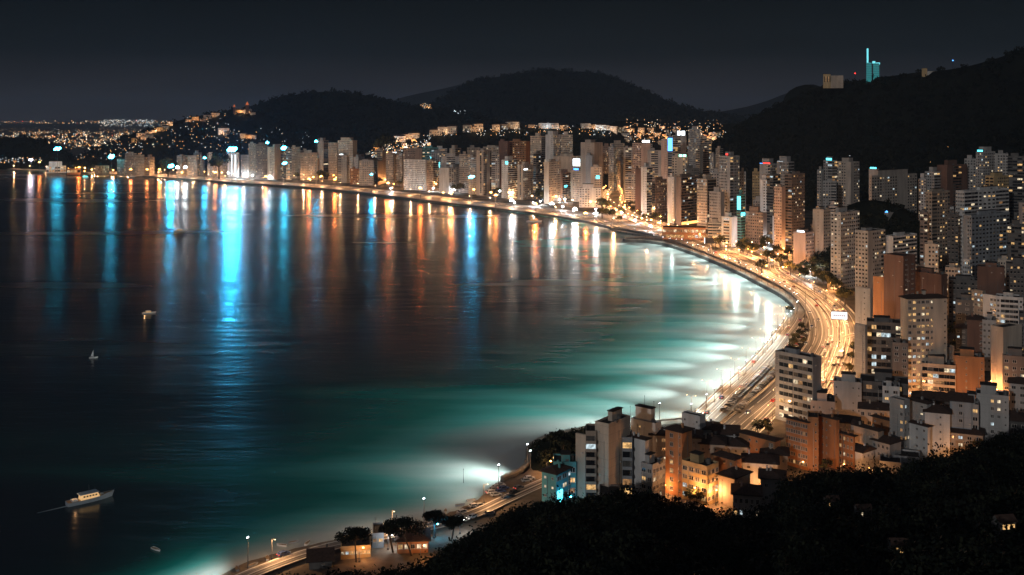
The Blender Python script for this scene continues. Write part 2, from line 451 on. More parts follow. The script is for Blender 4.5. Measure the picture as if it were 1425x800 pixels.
for u in us:
    cy_, cd = crest(u); zc = H - (cy_ - YH) / F * cd
    for s in ts:
        d = cd * s
        if s <= 1: z = zc + (H - 44 - zc) * (1 - s)
        else: z = zc - (zc + 7) * min(1, (s - 1) / .13) ** .8
        x = (u - 712.5) / F * d
        z += noise.fractal(Vector((x * .03, d * .03, 4.2)), 1.0, 2.0, 4) * 2.2 * (s > .1) * (1 if s < 1.1 else .2)
        V.append((x, d, max(z, -7)))
hills['near'] = tag(inst('hillside', np_mesh('hillside', V, grid_quads(len(us), len(ts))[:, ::-1], [WOOD], smooth=True)), kind='structure')

def bvh(o):
    me = o.data
    return BVHTree.FromPolygons([v.co[:] for v in me.vertices], [tuple(p.vertices) for p in me.polygons])
HB = {k: bvh(o) for k, o in hills.items()}
GB = bvh(ground)
EYE = Vector((0, 0, H))
def hit(px, py, keys=None):
    d = Vector(((px - 712.5) / F, 1, -(py - YH) / F)).normalized()
    best = None
    for k in (keys or HB.keys()):
        r = HB[k].ray_cast(EYE, d)
        if r[0] is not None and (best is None or r[3] < best[1]): best = (r[0], r[3], r[1])
    if keys is None:
        r = GB.ray_cast(EYE, d)
        if r[0] is not None and (best is None or r[3] < best[1]): best = (r[0], r[3], r[1])
    return best
def drop(x, y, keys=None):
    z = 0.0
    for k in (keys or HB.keys()):
        r = HB[k].ray_cast(Vector((x, y, 2000)), Vector((0, 0, -1)))
        if r[0] is not None: z = max(z, r[0].z)
    r = GB.ray_cast(Vector((x, y, 2000)), Vector((0, 0, -1)))
    if r[0] is not None: z = max(z, r[0].z)
    return z

# ------------------------------------------------------------------ woods on the slopes (nobody could count them)
LEAF = mat('leaf_dark', (.011, .015, .010), 0.8, 0.5, 0.25, spec=0.15)
LEAFD = mat('leaf_deep', (.006, .009, .006), 0.85, 0.5, 0.25, spec=0.1)
LEAF2 = mat('leaf_olive', (.022, .026, .015), 0.8, 0.5, 0.25, spec=0.15)
nrng = np.random.default_rng(3)
def leaves(centers, radii, per, size, flat=0.8):
    """clumps of leaf faces spread through every crown"""
    n = len(centers)
    c = np.repeat(np.asarray(centers), per, 0); r = np.repeat(np.asarray(radii), per)
    d = nrng.normal(size=(n * per, 3)); d /= np.linalg.norm(d, axis=1)[:, None]
    rr = r * nrng.uniform(.35, 1.08, n * per) ** .6
    lump = 1 + .22 * np.sin(d[:, 0] * 5 + r * 9) * np.cos(d[:, 1] * 4 + c[:, 0])
    pos = c + d * (rr * lump)[:, None] * np.array([1, 1, flat])
    a = nrng.normal(size=(n * per, 3)); a /= np.linalg.norm(a, axis=1)[:, None]
    bb = np.cross(a, d); bb /= (np.linalg.norm(bb, axis=1)[:, None] + 1e-9)
    s = (np.asarray(size) if np.ndim(size) == 0 else np.repeat(size, per)) * nrng.uniform(.5, 1.3, n * per)
    s = s[:, None]
    V = np.stack([pos - a * s - bb * s * .6, pos + a * s - bb * s * .5, pos + a * s * .8 + bb * s * .7, pos - a * s * .9 + bb * s * .6], 1).reshape(-1, 3)
    return V, np.arange(n * per * 4).reshape(-1, 4)
def forest(key, n, rmin, rmax, per, size, name, region=None, mats=None, lift=.35):
    me = hills[key].data
    vs = np.empty(len(me.vertices) * 3, np.float32); me.vertices.foreach_get('co', vs); vs = vs.reshape(-1, 3)
    C = []; tries = 0
    x0, y0 = vs[:, 0].min(), vs[:, 1].min(); x1, y1 = vs[:, 0].max(), vs[:, 1].max()
    while len(C) < n and tries < n * 12:
        tries += 1
        x = rnd.uniform(x0, x1); y = rnd.uniform(y0, y1)
        if region:
            px = 712.5 + F * x / max(y, 1)
            if not region(px, y): continue
        r = HB[key].ray_cast(Vector((x, y, 2000)), Vector((0, 0, -1)))
        if r[0] is None or r[0].z < 4: continue
        rad = rnd.uniform(rmin, rmax) * (1 if rnd.random() > .12 else 1.4)
        C.append((x, y, r[0].z + rad * lift, rad))
    C = np.array(C)
    V, Q = leaves(C[:, :3], C[:, 3], per, size)
    mats = mats or [LEAF, LEAF2]
    o = inst(name, np_mesh(name, V, Q, mats, np.repeat(nrng.integers(0, len(mats), len(C)), per)))
    return tag(o, kind='stuff')
inview = lambda px, y: -30 < px < 1470
forest('near', 2300, 1.5, 5.0, 170, .42, 'hillside_woods', lambda px, y: 380 < px < 1480 and y > 165, [LEAFD, LEAFD, LEAF, LEAF2])
forest('headland', 60, 1.6, 3.0, 160, .45, 'headland_scrub')
forest('right', 5200, 5, 9, 22, 2.3, 'mountain_woods', lambda px, y: 940 < px < 1470, [LEAFD, LEAF])
forest('copse', 330, 3.5, 6, 60, 1.3, 'hilltop_copse', None, [LEAF])
forest('houses', 2600, 5, 9, 14, 2.8, 'ridge_woods', inview, [LEAF])
forest('ridge', 1900, 6, 11, 14, 3.2, 'wooded_ridge_trees', inview, [LEAF])
forest('lobe', 450, 6, 11, 18, 3.0, 'wooded_knoll_trees', inview, [LEAF])
forest('left', 420, 6, 11, 16, 3.2, 'point_woods', inview, [LEAF])
forest('grove', 220, 4, 7, 24, 2.0, 'grove_trees', None, [LEAF])
forest('broad', 5200, 11, 20, 8, 7.5, 'far_mountain_woods', lambda px, y: 540 < px < 1040 and y < 6900, [WOOD])
forest('mid', 4200, 9, 16, 8, 6, 'far_hill_woods', lambda px, y: 320 < px < 740 and y < 5000, [WOOD])
forest('knob', 260, 6, 10, 14, 3.0, 'knoll_woods', None, [LEAF])
# ------------------------------------------------------------------ roads, promenade, quay
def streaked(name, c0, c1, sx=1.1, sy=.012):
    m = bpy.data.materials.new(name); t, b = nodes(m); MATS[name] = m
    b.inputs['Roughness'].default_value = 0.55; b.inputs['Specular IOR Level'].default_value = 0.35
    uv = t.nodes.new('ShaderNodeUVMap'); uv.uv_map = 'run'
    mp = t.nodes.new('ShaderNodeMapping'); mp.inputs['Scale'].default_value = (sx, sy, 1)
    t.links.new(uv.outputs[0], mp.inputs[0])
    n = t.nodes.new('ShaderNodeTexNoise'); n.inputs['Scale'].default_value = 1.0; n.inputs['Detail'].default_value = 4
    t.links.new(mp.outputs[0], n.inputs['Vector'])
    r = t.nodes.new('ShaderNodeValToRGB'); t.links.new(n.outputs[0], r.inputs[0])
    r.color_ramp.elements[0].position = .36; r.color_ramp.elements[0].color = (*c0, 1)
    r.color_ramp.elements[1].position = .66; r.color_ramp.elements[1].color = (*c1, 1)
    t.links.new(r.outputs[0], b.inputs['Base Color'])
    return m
ASPH = streaked('trail_streaked_carriageway', (.06, .05, .045), (.40, .36, .32))  # pale lengthwise streaks painted in to stand for light trails of traffic
PAVE = streaked('promenade_paving', (.22, .19, .165), (.40, .35, .30), .25, .05)
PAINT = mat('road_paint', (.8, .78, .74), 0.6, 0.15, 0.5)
CONC = mat('concrete', (.36, .32, .28), 0.85, 0.25, 0.12)
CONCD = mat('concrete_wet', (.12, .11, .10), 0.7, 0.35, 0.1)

def ribbon_mesh(name, pl, w0, w1, z, m, closed_sides=0.0):
    """flat strip between the offsets w0 and w1 (metres right of the line)"""
    ns = normals2(pl); V = []; run = [0.0]
    for i in range(1, len(pl)): run.append(run[-1] + (pl[i] - pl[i - 1]).length)
    for p, n in zip(pl, ns):
        for w in (w0, w1): V.append((p.x + n.x * w, p.y + n.y * w, z))
    Q = [(2 * i + 1, 2 * i + 3, 2 * i + 2, 2 * i) for i in range(len(pl) - 1)]
    me = bpy.data.meshes.new(name); me.from_pydata(V, [], Q); me.materials.append(m)
    uv = me.uv_layers.new(name='run')
    for poly in me.polygons:
        for li in poly.loop_indices:
            vi = me.loops[li].vertex_index
            uv.data[li].uv = ((w0, w1)[vi % 2], run[vi // 2])
    me.update(); me.flip_normals() if me.polygons[0].normal.z < 0 else None
    return me
def wall_mesh(name, pl, w0, w1, z0, z1, m):
    """solid strip of wall along a line"""
    ns = normals2(pl); V = []
    for p, n in zip(pl, ns):
        for w, z in ((w0, z0), (w0, z1), (w1, z1), (w1, z0)): V.append((p.x + n.x * w, p.y + n.y * w, z))
    Q = []
    for i in range(len(pl) - 1):
        a, b_ = i * 4, i * 4 + 4
        for k in range(4): Q.append((a + k, a + (k + 1) % 4, b_ + (k + 1) % 4, b_ + k))
    Q.append((0, 1, 2, 3)); e_ = (len(pl) - 1) * 4; Q.append((e_ + 3, e_ + 2, e_ + 1, e_))
    me = bpy.data.meshes.new(name); me.from_pydata(V, [], Q); me.materials.append(m); me.update()
    return me
ROADS = {}
zr = [3.05]
def road(key, px, width, lanes=4, marks=True, barrier=True, m=None, step=6.0):
    pl = catmull([at(x, y) for x, y in px], step)
    ROADS[key] = (pl, width)
    z = zr[0]; zr[0] += 0.03
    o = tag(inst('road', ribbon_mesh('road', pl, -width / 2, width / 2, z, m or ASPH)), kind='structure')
    h = width / 2
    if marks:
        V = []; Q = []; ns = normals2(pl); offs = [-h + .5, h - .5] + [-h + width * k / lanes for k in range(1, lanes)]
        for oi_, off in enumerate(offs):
            wl = .24 if oi_ > 1 else .3  # lane paint drawn extra wide so it also stands for light trails
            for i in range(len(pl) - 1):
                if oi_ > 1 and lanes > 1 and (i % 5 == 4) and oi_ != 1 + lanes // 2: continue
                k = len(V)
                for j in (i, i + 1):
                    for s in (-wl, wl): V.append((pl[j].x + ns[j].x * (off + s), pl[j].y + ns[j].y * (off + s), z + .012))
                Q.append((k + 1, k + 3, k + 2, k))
        me = bpy.data.meshes.new('lane_and_trail_lines'); me.from_pydata(V, [], Q); me.materials.append(PAINT); me.update()
        inst('lane_and_trail_lines', me, o)
    if barrier:
        for s in (-1, 1):
            inst('barrier', wall_mesh('barrier', pl, s * (h + .05) - .2, s * (h + .05) + .2, 2.6, z + .75, CONC), o)
    return pl
# the seaside highway round the bay, the seaward lanes at the near bend, the landward carriageways, the avenue between the towers
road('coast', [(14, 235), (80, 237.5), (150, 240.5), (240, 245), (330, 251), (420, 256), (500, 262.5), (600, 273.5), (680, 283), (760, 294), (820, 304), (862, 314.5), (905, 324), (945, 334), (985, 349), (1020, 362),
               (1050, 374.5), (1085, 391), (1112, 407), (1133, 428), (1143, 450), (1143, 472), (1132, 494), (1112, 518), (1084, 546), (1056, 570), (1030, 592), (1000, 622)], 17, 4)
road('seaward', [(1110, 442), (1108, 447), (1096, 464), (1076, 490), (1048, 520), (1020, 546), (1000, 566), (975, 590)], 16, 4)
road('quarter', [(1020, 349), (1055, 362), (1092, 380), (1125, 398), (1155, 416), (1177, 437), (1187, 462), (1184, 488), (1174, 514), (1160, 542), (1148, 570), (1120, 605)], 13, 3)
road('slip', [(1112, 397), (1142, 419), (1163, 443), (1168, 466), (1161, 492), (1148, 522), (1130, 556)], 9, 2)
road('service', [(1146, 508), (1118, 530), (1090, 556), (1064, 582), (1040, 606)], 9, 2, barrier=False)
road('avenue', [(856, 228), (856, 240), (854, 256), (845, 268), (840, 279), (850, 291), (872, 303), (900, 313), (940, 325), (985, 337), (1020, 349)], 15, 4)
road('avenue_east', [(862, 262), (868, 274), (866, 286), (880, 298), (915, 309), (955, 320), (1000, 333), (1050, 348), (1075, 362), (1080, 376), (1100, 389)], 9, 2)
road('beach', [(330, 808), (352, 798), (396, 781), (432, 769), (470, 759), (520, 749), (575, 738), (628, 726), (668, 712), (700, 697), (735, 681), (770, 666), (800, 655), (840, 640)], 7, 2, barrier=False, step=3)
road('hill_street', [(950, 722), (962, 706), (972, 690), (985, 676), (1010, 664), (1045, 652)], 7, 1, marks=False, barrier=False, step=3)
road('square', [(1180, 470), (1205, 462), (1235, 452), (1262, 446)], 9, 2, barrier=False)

qi = [i for i, p in enumerate(SHORE) if p.y > 440]
quay = SHORE[qi[0]:]
qs = tag(empty('sea_wall'), 'long pale concrete seawall curving round the whole bay at the water edge', 'seawall')
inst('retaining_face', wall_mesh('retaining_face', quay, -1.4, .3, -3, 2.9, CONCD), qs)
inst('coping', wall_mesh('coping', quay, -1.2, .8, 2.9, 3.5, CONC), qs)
ns = normals2(quay); mb = MB()
acc = 0
for i in range(1, len(quay)):
    acc += (quay[i] - quay[i - 1]).length
    if acc > 26:
        acc = 0; p = quay[i]; n = ns[i]
        mb.tube((p.x - n.x * 1.7, p.y - n.y * 1.7, -3), (p.x - n.x * 1.7, p.y - n.y * 1.7, 2.7), .5, .5, CONCD, 6)
mb.build('buttresses', qs)
# which way is land: shore runs from the near end to the far end with land on its right
def shore_strip(w0, w1, z, m, name, pl):
    return tag(inst(name, ribbon_mesh(name, pl, w0, w1, z, m)), kind='structure')
far = [p for p in SHORE if p.y > 1500 and p.y < 2900][:-8]
shore_strip(1.2, 70, 3.02, PAVE, 'promenade', far)
bend = [p for p in SHORE if 470 < p.y <= 1330 and p.x < 280]
shore_strip(1.2, 7, 3.022, PAVE, 'promenade', bend)

# ------------------------------------------------------------------ buildings
def parse(s):
    out = ''; n = ''
    for ch in s:
        if ch.isdigit(): n += ch
        else: out += ch * (int(n) if n else 1); n = ''
    return out
# window meshes for the near blocks: frame, sill and pane; unit size, scaled per window
def window_mesh(kind):
    mb = MB(); pane = (GLASS, GLASS2, *LIT)[kind]
    o = .5; i_ = .40
    for (x0, x1, z0, z1) in ((-o, -i_, -o, o), (i_, o, -o, o), (-i_, i_, -o, -.43), (-i_, i_, .43, o)):
        mb.box(x0, x1, -.13, 0, z0, z1, TRIM)
    mb.box(-.04, .04, -.09, 0, -.43, .43, TRIM)
    mb.box(-.58, .58, -.22, 0, -.56, -.5, TRIM)
    mb.face([(-i_, -.035, -.43), (i_, -.035, -.43), (i_, -.035, .43), (-i_, -.035, .43)], pane)
    return mb.mesh('window')
WIN = [window_mesh(k) for k in range(6)]
def pick_kind(r, lit):
    if r.random() < lit:
        q = r.random()
        return 2 if q < .42 else 3 if q < .72 else 4 if q < .86 else 5
    return 0 if r.random() < .72 else 1
BLD = []
def building(xl, xc, xr, yt, yb, L, Rr, colr, roof='flat', lit=.16, fh=None, phi=34, depth=None, sign=None, extras='p', near=None, floors=None, col2=None, lab=None, row=None, cat='apartment block', name='apartment_block', zg=3.0, group=None, base=None):
    r = random.Random(int(xl * 31 + yt * 17 + yb))
    if row == 'A': yb -= float(np.interp(xl, [160, 250, 330, 440, 520, 700, 840], [0, 2, 4, 7, 9.5, 11, 10]))      # YBS
    d = F * (H - zg) / (yb - YH)
    u0, uc, u1 = ((x - 712.5) / F for x in (xl, xc, xr))
    X, Y = uc * d, d
    ht = (yb - yt) * d / F
    both = xc < xr - .2 and xl < xc - .2
    if both:
        th = math.atan(uc) + R(phi)
        a = (X - u0 * Y) / (math.cos(th) + u0 * math.sin(th))
        b = (u1 * Y - X) / (math.sin(th) - u1 * math.cos(th))
        b = min(b, 90)
    else:
        um = (u0 + u1) / 2; th = math.atan(um)
        uc = u1; X = uc * d
        a = (X - u0 * Y) / (math.cos(th) + u0 * math.sin(th)); b = depth or min(22, max(10, a * .7))
    if near is None: near = d < 760
    fh = fh or (3.05 if d < 900 else 3.1 if d < 1300 else 3.6)
    root = empty(name, (X, Y, zg), -th)
    wm = wallmat(colr); wm2 = wallmat(col2) if col2 else wm
    zb = -1.5 if zg < 4 else -8
    # body with parapet
    mb = MB(); mb.box(-a, 0, 0, b, zb, ht, wm)
    if roof == 'flat':
        pw, ph = .3, .9
        mb.box(-a, 0, -.02, pw, ht - .001, ht + ph, wm); mb.box(-a, 0, b - pw, b + .02, ht - .001, ht + ph, wm)
        mb.box(-a - .02, -a + pw, pw, b - pw, ht - .001, ht + ph, wm); mb.box(-pw, .02, pw, b - pw, ht - .001, ht + ph, wm)
    body = mb.build('wall', root)
    # roof
    mb = MB()
    if roof == 'flat':
        mb.box(-a + .3, -.3, .3, b - .3, ht + .004, ht + .25, ROOF)
    elif roof in ('hip', 'gable'):
        e = .9 if d < 760 else 1.3; rh = min(a, b) * (.2 if roof == 'hip' else .28)
        x0, x1, y0, y1 = -a - e, e, -e, b + e
        mb.box(x0, x1, y0, y1, ht + .002, ht + .3, ROOF)
        if roof == 'gable': i0, i1 = x0, x1
        else: i0, i1 = (x0 + min(a, b) / 2, x1 - min(a, b) / 2)
        if a >= b or roof == 'gable': r0, r1 = (i0, (y0 + y1) / 2, ht + .3 + rh), (i1, (y0 + y1) / 2, ht + .3 + rh)
        else:
            j0, j1 = y0 + min(a, b) / 2, y1 - min(a, b) / 2
            r0, r1 = ((x0 + x1) / 2, j0, ht + .3 + rh), ((x0 + x1) / 2, j1, ht + .3 + rh)
        c = [(x0, y0, ht + .3), (x1, y0, ht + .3), (x1, y1, ht + .3), (x0, y1, ht + .3)]
        if a >= b or roof == 'gable':
            mb.face([c[0], c[1], r1, r0], TILE); mb.face([c[2], c[3], r0, r1], TILE); mb.face([c[1], c[2], r1], TILE); mb.face([c[3], c[0], r0], TILE)
        else:
            mb.face([c[0], c[1], r0], TILE); mb.face([c[1], c[2], r1, r0], TILE); mb.face([c[2], c[3], r1], TILE); mb.face([c[3], c[0], r0, r1], TILE)
    rf = mb.build('roof', root)
    if 'p' in extras and roof == 'flat' and a > 5 and b > 5:
        mb = MB(); pa = a * r.uniform(.3, .5); pb = b * r.uniform(.35, .6); px_ = -a + r.uniform(.15, .5) * (a - pa) + .4; py_ = r.uniform(.3, .7) * (b - pb)
        pht = r.uniform(2.6, 4.6) * (1 if d < 1200 else 1.5)
        mb.box(px_, px_ + pa, py_, py_ + pb, ht + .25, ht + pht, wm2); mb.box(px_ - .3, px_ + pa + .3, py_ - .3, py_ + pb + .3, ht + pht, ht + pht + .3, ROOF)
        mb.build('penthouse', root)
        if d < 1300:
            mb = MB(); tx, ty = -a * r.uniform(.08, .3), b * r.uniform(.3, .8)
            mb.tube((tx, ty, ht + .25), (tx, ty, ht + 2.2), .9, .9, STEEL, 10); mb.build('water_tank', rf)
            mb = MB()
            for k in range(r.randint(1, 3)):
                q = (-a * r.uniform(.1, .9), b * r.uniform(.15, .85)); mb.box(q[0], q[0] + 1.3, q[1], q[1] + .9, ht + .25, ht + 1.3, STEEL)
            mb.build('air_unit', rf)
    if 'c' in extras:                                           # chimney / lantern on a pitched roof
        mb = MB(); cx_, cy2 = -a * .5, b * .5; zt = ht + .3 + min(a, b) * .14
        mb.box(cx_ - .7, cx_ + .7, cy2 - .7, cy2 + .7, zt, zt + 2.3, wm); mb.box(cx_ - 1.1, cx_ + 1.1, cy2 - 1.1, cy2 + 1.1, zt + 2.3, zt + 2.6, ROOF)
        mb.build('chimney', rf)
    if 'a' in extras:
        mb = MB(); mb.tube((-a * .4, b * .4, ht), (-a * .4, b * .4, ht + (14 if d > 900 else 8)), .12 if d < 900 else .2, .05, DARK, 5); mb.build('antenna', root)
    if 's' in extras:                                           # stepped-back top floors
        mb = MB(); mb.box(-a * .85, -a * .2, b * .15, b * .8, ht + .25, ht + 2 * fh, wm); mb.box(-a * .85 - .2, -a * .2 + .2, b * .15 - .2, b * .8 + .2, ht + 2 * fh, ht + 2 * fh + .4, ROOF); mb.build('upper_floor', root)
    nf = floors or max(1, int((ht - 1.2) / fh)); fhh = (ht - 1.0) / nf
    mw = MB(); nwin = 0; single = []
    faces = [(L, a, 'A')]
    if both: faces.append((Rr, b, 'B'))
    else: faces.append(('.s..' if near else '..', b, 'B'))
    faces.append(('.2s.', b, 'C'))
    mbal = MB()
    for pat, W, which in faces:
        pat = parse(pat); n = len(pat)
        if n == 0: continue
        if not near and which != 'C':                          # distant facades: closely set bays
            pat = ''.join(ch * (2 if ch in 'w' and W / n > 3.6 else 1) if ch != '.' else '.' * (2 if W / n > 3.6 else 1) for ch in pat); n = len(pat)
        bw = W / n
        if which == 'A': T = lambda s, dd, z: (-a + s, -dd, z)
        elif which == 'B': T = lambda s, dd, z: (dd, s, z)
        else: T = lambda s, dd, z: (-a - dd, b - s, z)
        def bx(mb_, s0, s1, d0, d1, z0, z1, m_):
            p, q = T(s0, d0, z0), T(s1, d1, z1)
            mb_.box(min(p[0], q[0]), max(p[0], q[0]), min(p[1], q[1]), max(p[1], q[1]), z0, z1, m_)
        runs = []; i = 0
        while i < n:
            j = i
            while j < n and pat[j] == pat[i]: j += 1
            runs.append((pat[i], i, j)); i = j
        for fl in range(nf):
            z0 = .6 + fl * fhh
            for ch, i0, i1 in runs:
                if ch == '.': continue
                if ch in 'wWs':
                    for k in range(i0, i1):
                        if r.random() < .03: continue
                        ww = bw * {'w': .54, 'W': .78, 's': .28}[ch]; wh = fhh * {'w': .44, 'W': .5, 's': .26}[ch]
                        ww = min(ww, 3.4 if ch == 'W' else 2.2) if near else ww
                        kd = pick_kind(r, lit * (.6 if ch == 's' else 1)); s = (k + .5) * bw; zc = z0 + fhh * .55
                        if near and which != 'C': single.append((which, s, zc, ww, wh, kd))
                        else:
                            g = (GLASS, GLASS2, *LIT)[kd]
                            mw.face([T(s - ww / 2, .04, zc - wh / 2), T(s + ww / 2, .04, zc - wh / 2), T(s + ww / 2, .04, zc + wh / 2), T(s - ww / 2, .04, zc + wh / 2)], g)
                            if ch == 'w' and d < 1500: bx(mw, s - ww / 2 - .12, s + ww / 2 + .12, 0.003, .22, zc - wh / 2 - .16, zc - wh / 2, TRIM)
                elif ch == 'v':
                    s0, s1 = i0 * bw + bw * .1, i1 * bw - bw * .1
                    g = (GLASS, GLASS2, *LIT)[pick_kind(r, lit * .7)]
                    mw.face([T(s0, .03, z0 + .12), T(s1, .03, z0 + .12), T(s1, .03, z0 + fhh * .93), T(s0, .03, z0 + fhh * .93)], g)
                elif ch in 'rB':
                    s0, s1 = i0 * bw + .15, i1 * bw - .15
                    npn = max(1, int((s1 - s0) / (2.4 if d < 900 else 4)))
                    dz0, dz1 = (z0 + fhh * .34, z0 + fhh * .88) if ch == 'r' else (z0 + .12, z0 + fhh * .8)
                    for k in range(npn):
                        p0 = s0 + (s1 - s0) * k / npn; p1 = s0 + (s1 - s0) * (k + 1) / npn - .14
                        g = (GLASS, GLASS2, *LIT)[pick_kind(r, lit)]
                        mw.face([T(p0, .03, dz0), T(p1, .03, dz0), T(p1, .03, dz1), T(p0, .03, dz1)], g)
                    if ch == 'B':
                        tgt = MB() if near else mbal
                        bx(tgt, s0 - .1, s1 + .1, 0.002, 1.35, z0 - .12, z0 + .1, wm2)
                        bx(tgt, s0 - .1, s1 + .1, 1.23, 1.35, z0 + .1, z0 + 1.0, wm2)
                        bx(tgt, s0 - .1, s0 + .02, 0.002, 1.23, z0 + .1, z0 + 1.0, wm2); bx(tgt, s1 - .02, s1 + .1, 0.002, 1.23, z0 + .1, z0 + 1.0, wm2)
                        if near: tgt.build('balcony', root)
                    else:
                        bx(mbal if False else mw, s0 - .05, s1 + .05, 0.002, .3, dz0 - .22, dz0, wm2)
    single.sort(key=lambda q: -q[3] * q[4])
    for idx, (which, s, zc, ww, wh, kd) in enumerate(single):
        if idx < 100:
            if which == 'A': o = inst('window', WIN[kd], root, (-a + s, 0, zc), 0, (ww, 1, wh))
            else: o = inst('window', WIN[kd], root, (0, s, zc), PI / 2, (ww, 1, wh))
        else:
            g = (GLASS, GLASS2, *LIT)[kd]
            T = (lambda s, dd, z: (-a + s, -dd, z)) if which == 'A' else (lambda s, dd, z: (dd, s, z))
            mw.face([T(s - ww / 2, .04, zc - wh / 2), T(s + ww / 2, .04, zc - wh / 2), T(s + ww / 2, .04, zc + wh / 2), T(s - ww / 2, .04, zc + wh / 2)], g)
    if mw.f: o = mw.build('windows', root); o['kind'] = 'stuff'
    if mbal.f: o = mbal.build('balconies', root); o['kind'] = 'stuff'
    if near:                                                    # pipes, condensers and a plinth on the walls
        for which, W in (('A', a),) + ((('B', b),) if both else ()):
            T = (lambda s, dd, z: (-a + s, -dd, z)) if which == 'A' else (lambda s, dd, z: (dd, s, z))
            mb = MB()
            for k in range(max(1, int(W / 9))):
                s_ = W * r.uniform(.04, .96); mb.tube(T(s_, .1, 0), T(s_, .1, ht - r.uniform(0, ht * .3)), .08, .08, TRIM if r.random() < .5 else STEEL, 5)
            mb.build('drain_pipe', root)
            for k in range(int(W * ht / 110)):
                s_ = W * r.uniform(.06, .94); z_ = fhh * (int(r.uniform(0, nf)) + .12) + .6
                mb = MB(); p, q = T(s_, .05, z_), T(s_ + .8, .42, z_ + .55); mb.box(min(p[0], q[0]), max(p[0], q[0]), min(p[1], q[1]), max(p[1], q[1]), z_, z_ + .55, TRIM); mb.build('wall_condenser', root)
        mb = MB(); lines = [fhh * k + .55 for k in range(1, nf + 1) if r.random() < .9] if colr in ('white', 'cream', 'grey', 'orange', 'yellow', 'blue-grey') and r.random() < .6 else []
        for z_ in lines: mb.box(-a - .04, .04, -.05, b * .999, z_, z_ + .14, wm2)
        if lines: mb.build('string_course', root)['kind'] = 'stuff'
        if roof in ('hip', 'gable'):
            for k in range(r.randint(1, 2)):
                mb = MB(); x_, y_ = -a * r.uniform(.15, .85), b * r.uniform(.2, .8); mb.box(x_ - .35, x_ + .35, y_ - .35, y_ + .35, ht + .2, ht + min(a, b) * .2 + 1.4, wm); mb.build('chimney', rf)
        mb = MB(); x_, y_ = -a * r.uniform(.2, .8), b * r.uniform(.3, .7); zt = ht + r.uniform(3, 5)
        mb.tube((x_, y_, ht), (x_, y_, zt), .05, .04, STEEL, 4)
        for k in range(4): mb.tube((x_ - .6, y_, zt - .25 * k), (x_ + .6, y_, zt - .25 * k), .025, .025, STEEL, 4)
        mb.build('aerial', rf)
    if base:                                                    # lit shop fronts at the foot
        mb = MB(); nsh = max(2, int(a / 6))
        for k in range(nsh):
            s0 = -a + a * k / nsh + .4; mb.face([(s0, -.06, .3), (s0 + a / nsh - .8, -.06, .3), (s0 + a / nsh - .8, -.06, 3.3), (s0, -.06, 3.3)], LIT[r.choice(base)])
        mb.build('shop_front', root)
    for sg in (sign or []):
        kind_, c, s0, s1, z0, z1 = sg                           # fractions of the face; z in m above the roof ('top') or fraction of height
        m_ = signmat(c); mb = MB()
        if kind_ == 'top':
            x0, x1 = -a + a * s0, -a + a * s1; zz0, zz1 = ht + z0, ht + z1
            mb.box(x0 - .3, x1 + .3, .35, .6, zz0 - .3, zz1 + .3, DARK)
            for k in range(2): mb.box(x0 + (x1 - x0) * (.2 + .6 * k) - .1, x0 + (x1 - x0) * (.2 + .6 * k) + .1, .4, .55, ht, zz0 - .3, DARK)
            yy = .32; n_ = max(2, int((x1 - x0) / ((zz1 - zz0) * .8))); w_ = (x1 - x0) / n_
            for k in range(n_):
                q = r.uniform(.7, .95); mb.box(x0 + k * w_, x0 + (k + q) * w_, yy - .15, yy, zz0, zz1, m_)
        else:
            pf = (lambda s, dd, z: (-a + a * s, -dd, z * ht)) if kind_ == 'A' else (lambda s, dd, z: (dd, b * s, z * ht))
            p, q = pf(s0, .1, z0), pf(s1, .35, z1)
            mb.box(min(p[0], q[0]), max(p[0], q[0]), min(p[1], q[1]), max(p[1], q[1]), p[2], q[2], m_)
        mb.build('sign', root)
    BLD.append(dict(o=root, col=colr, xl=xl, row=row, lab=lab, L=L, R=Rr, roof=roof, sign=sign, ht=ht, both=both, extras=extras, cat=cat, d=d, a=a))
    if lab: tag(root, lab, cat, group)
    else: tag(root, None, cat, group)
    return root
B = building
# ---- A: first row behind the far promenade -------------------------------------------------
rA = dict(row='A')
for q in [
    (163, 163, 174, 221, 244, '3w', '', 'tan'), (174, 174, 190, 214, 245, '5w', '', 'beige'), (190, 190, 201, 216, 245, '4w', '', 'cream'), (201, 208, 215, 219, 245, '2w', '2w', 'beige'),
    (246, 253, 261, 217, 247, '2w', '2w', 'grey'), (261, 273.5, 275, 217, 248, '4w', '.', 'beige'), (275, 282, 284, 218, 248, '3w', '.', 'blue-grey'), (289, 289, 296, 219, 249, '3w', '', 'grey'),
    (296, 303, 305, 216, 249, '2ws', '.', 'cream'), (305, 305, 316, 218, 248, '4w', '', 'blue-grey'), (317, 331, 333, 213, 250.5, '.2w.v.', '.', 'white'), (335, 346, 347, 216, 251, '3ws', '.', 'grey'),
    (355, 368, 373, 221, 253.5, '4w', '2w', 'tan'), (373, 384, 386, 230, 254, '4w', '.', 'cream'),
    (386, 397, 404, 233, 253, '4w', '2r', 'blue-grey'), (405, 405, 418, 205, 254, '5w', '', 'cream'), (418, 428, 430, 210, 254, '4w', '.', 'beige'), (429, 441, 443, 222, 256, '4w', '.', 'tan')]:
    hip = q[0] in (373, 429, 163)
    B(*q, roof='hip' if hip else 'flat', lit=.12, sign=[('A', 'white', .38, .44, .08, .93), ('A', 'white', .72, .79, .08, .93)] if q[0] == 317 else None, **rA)  # white block's glowing strips stand in for the floodlight on its wall
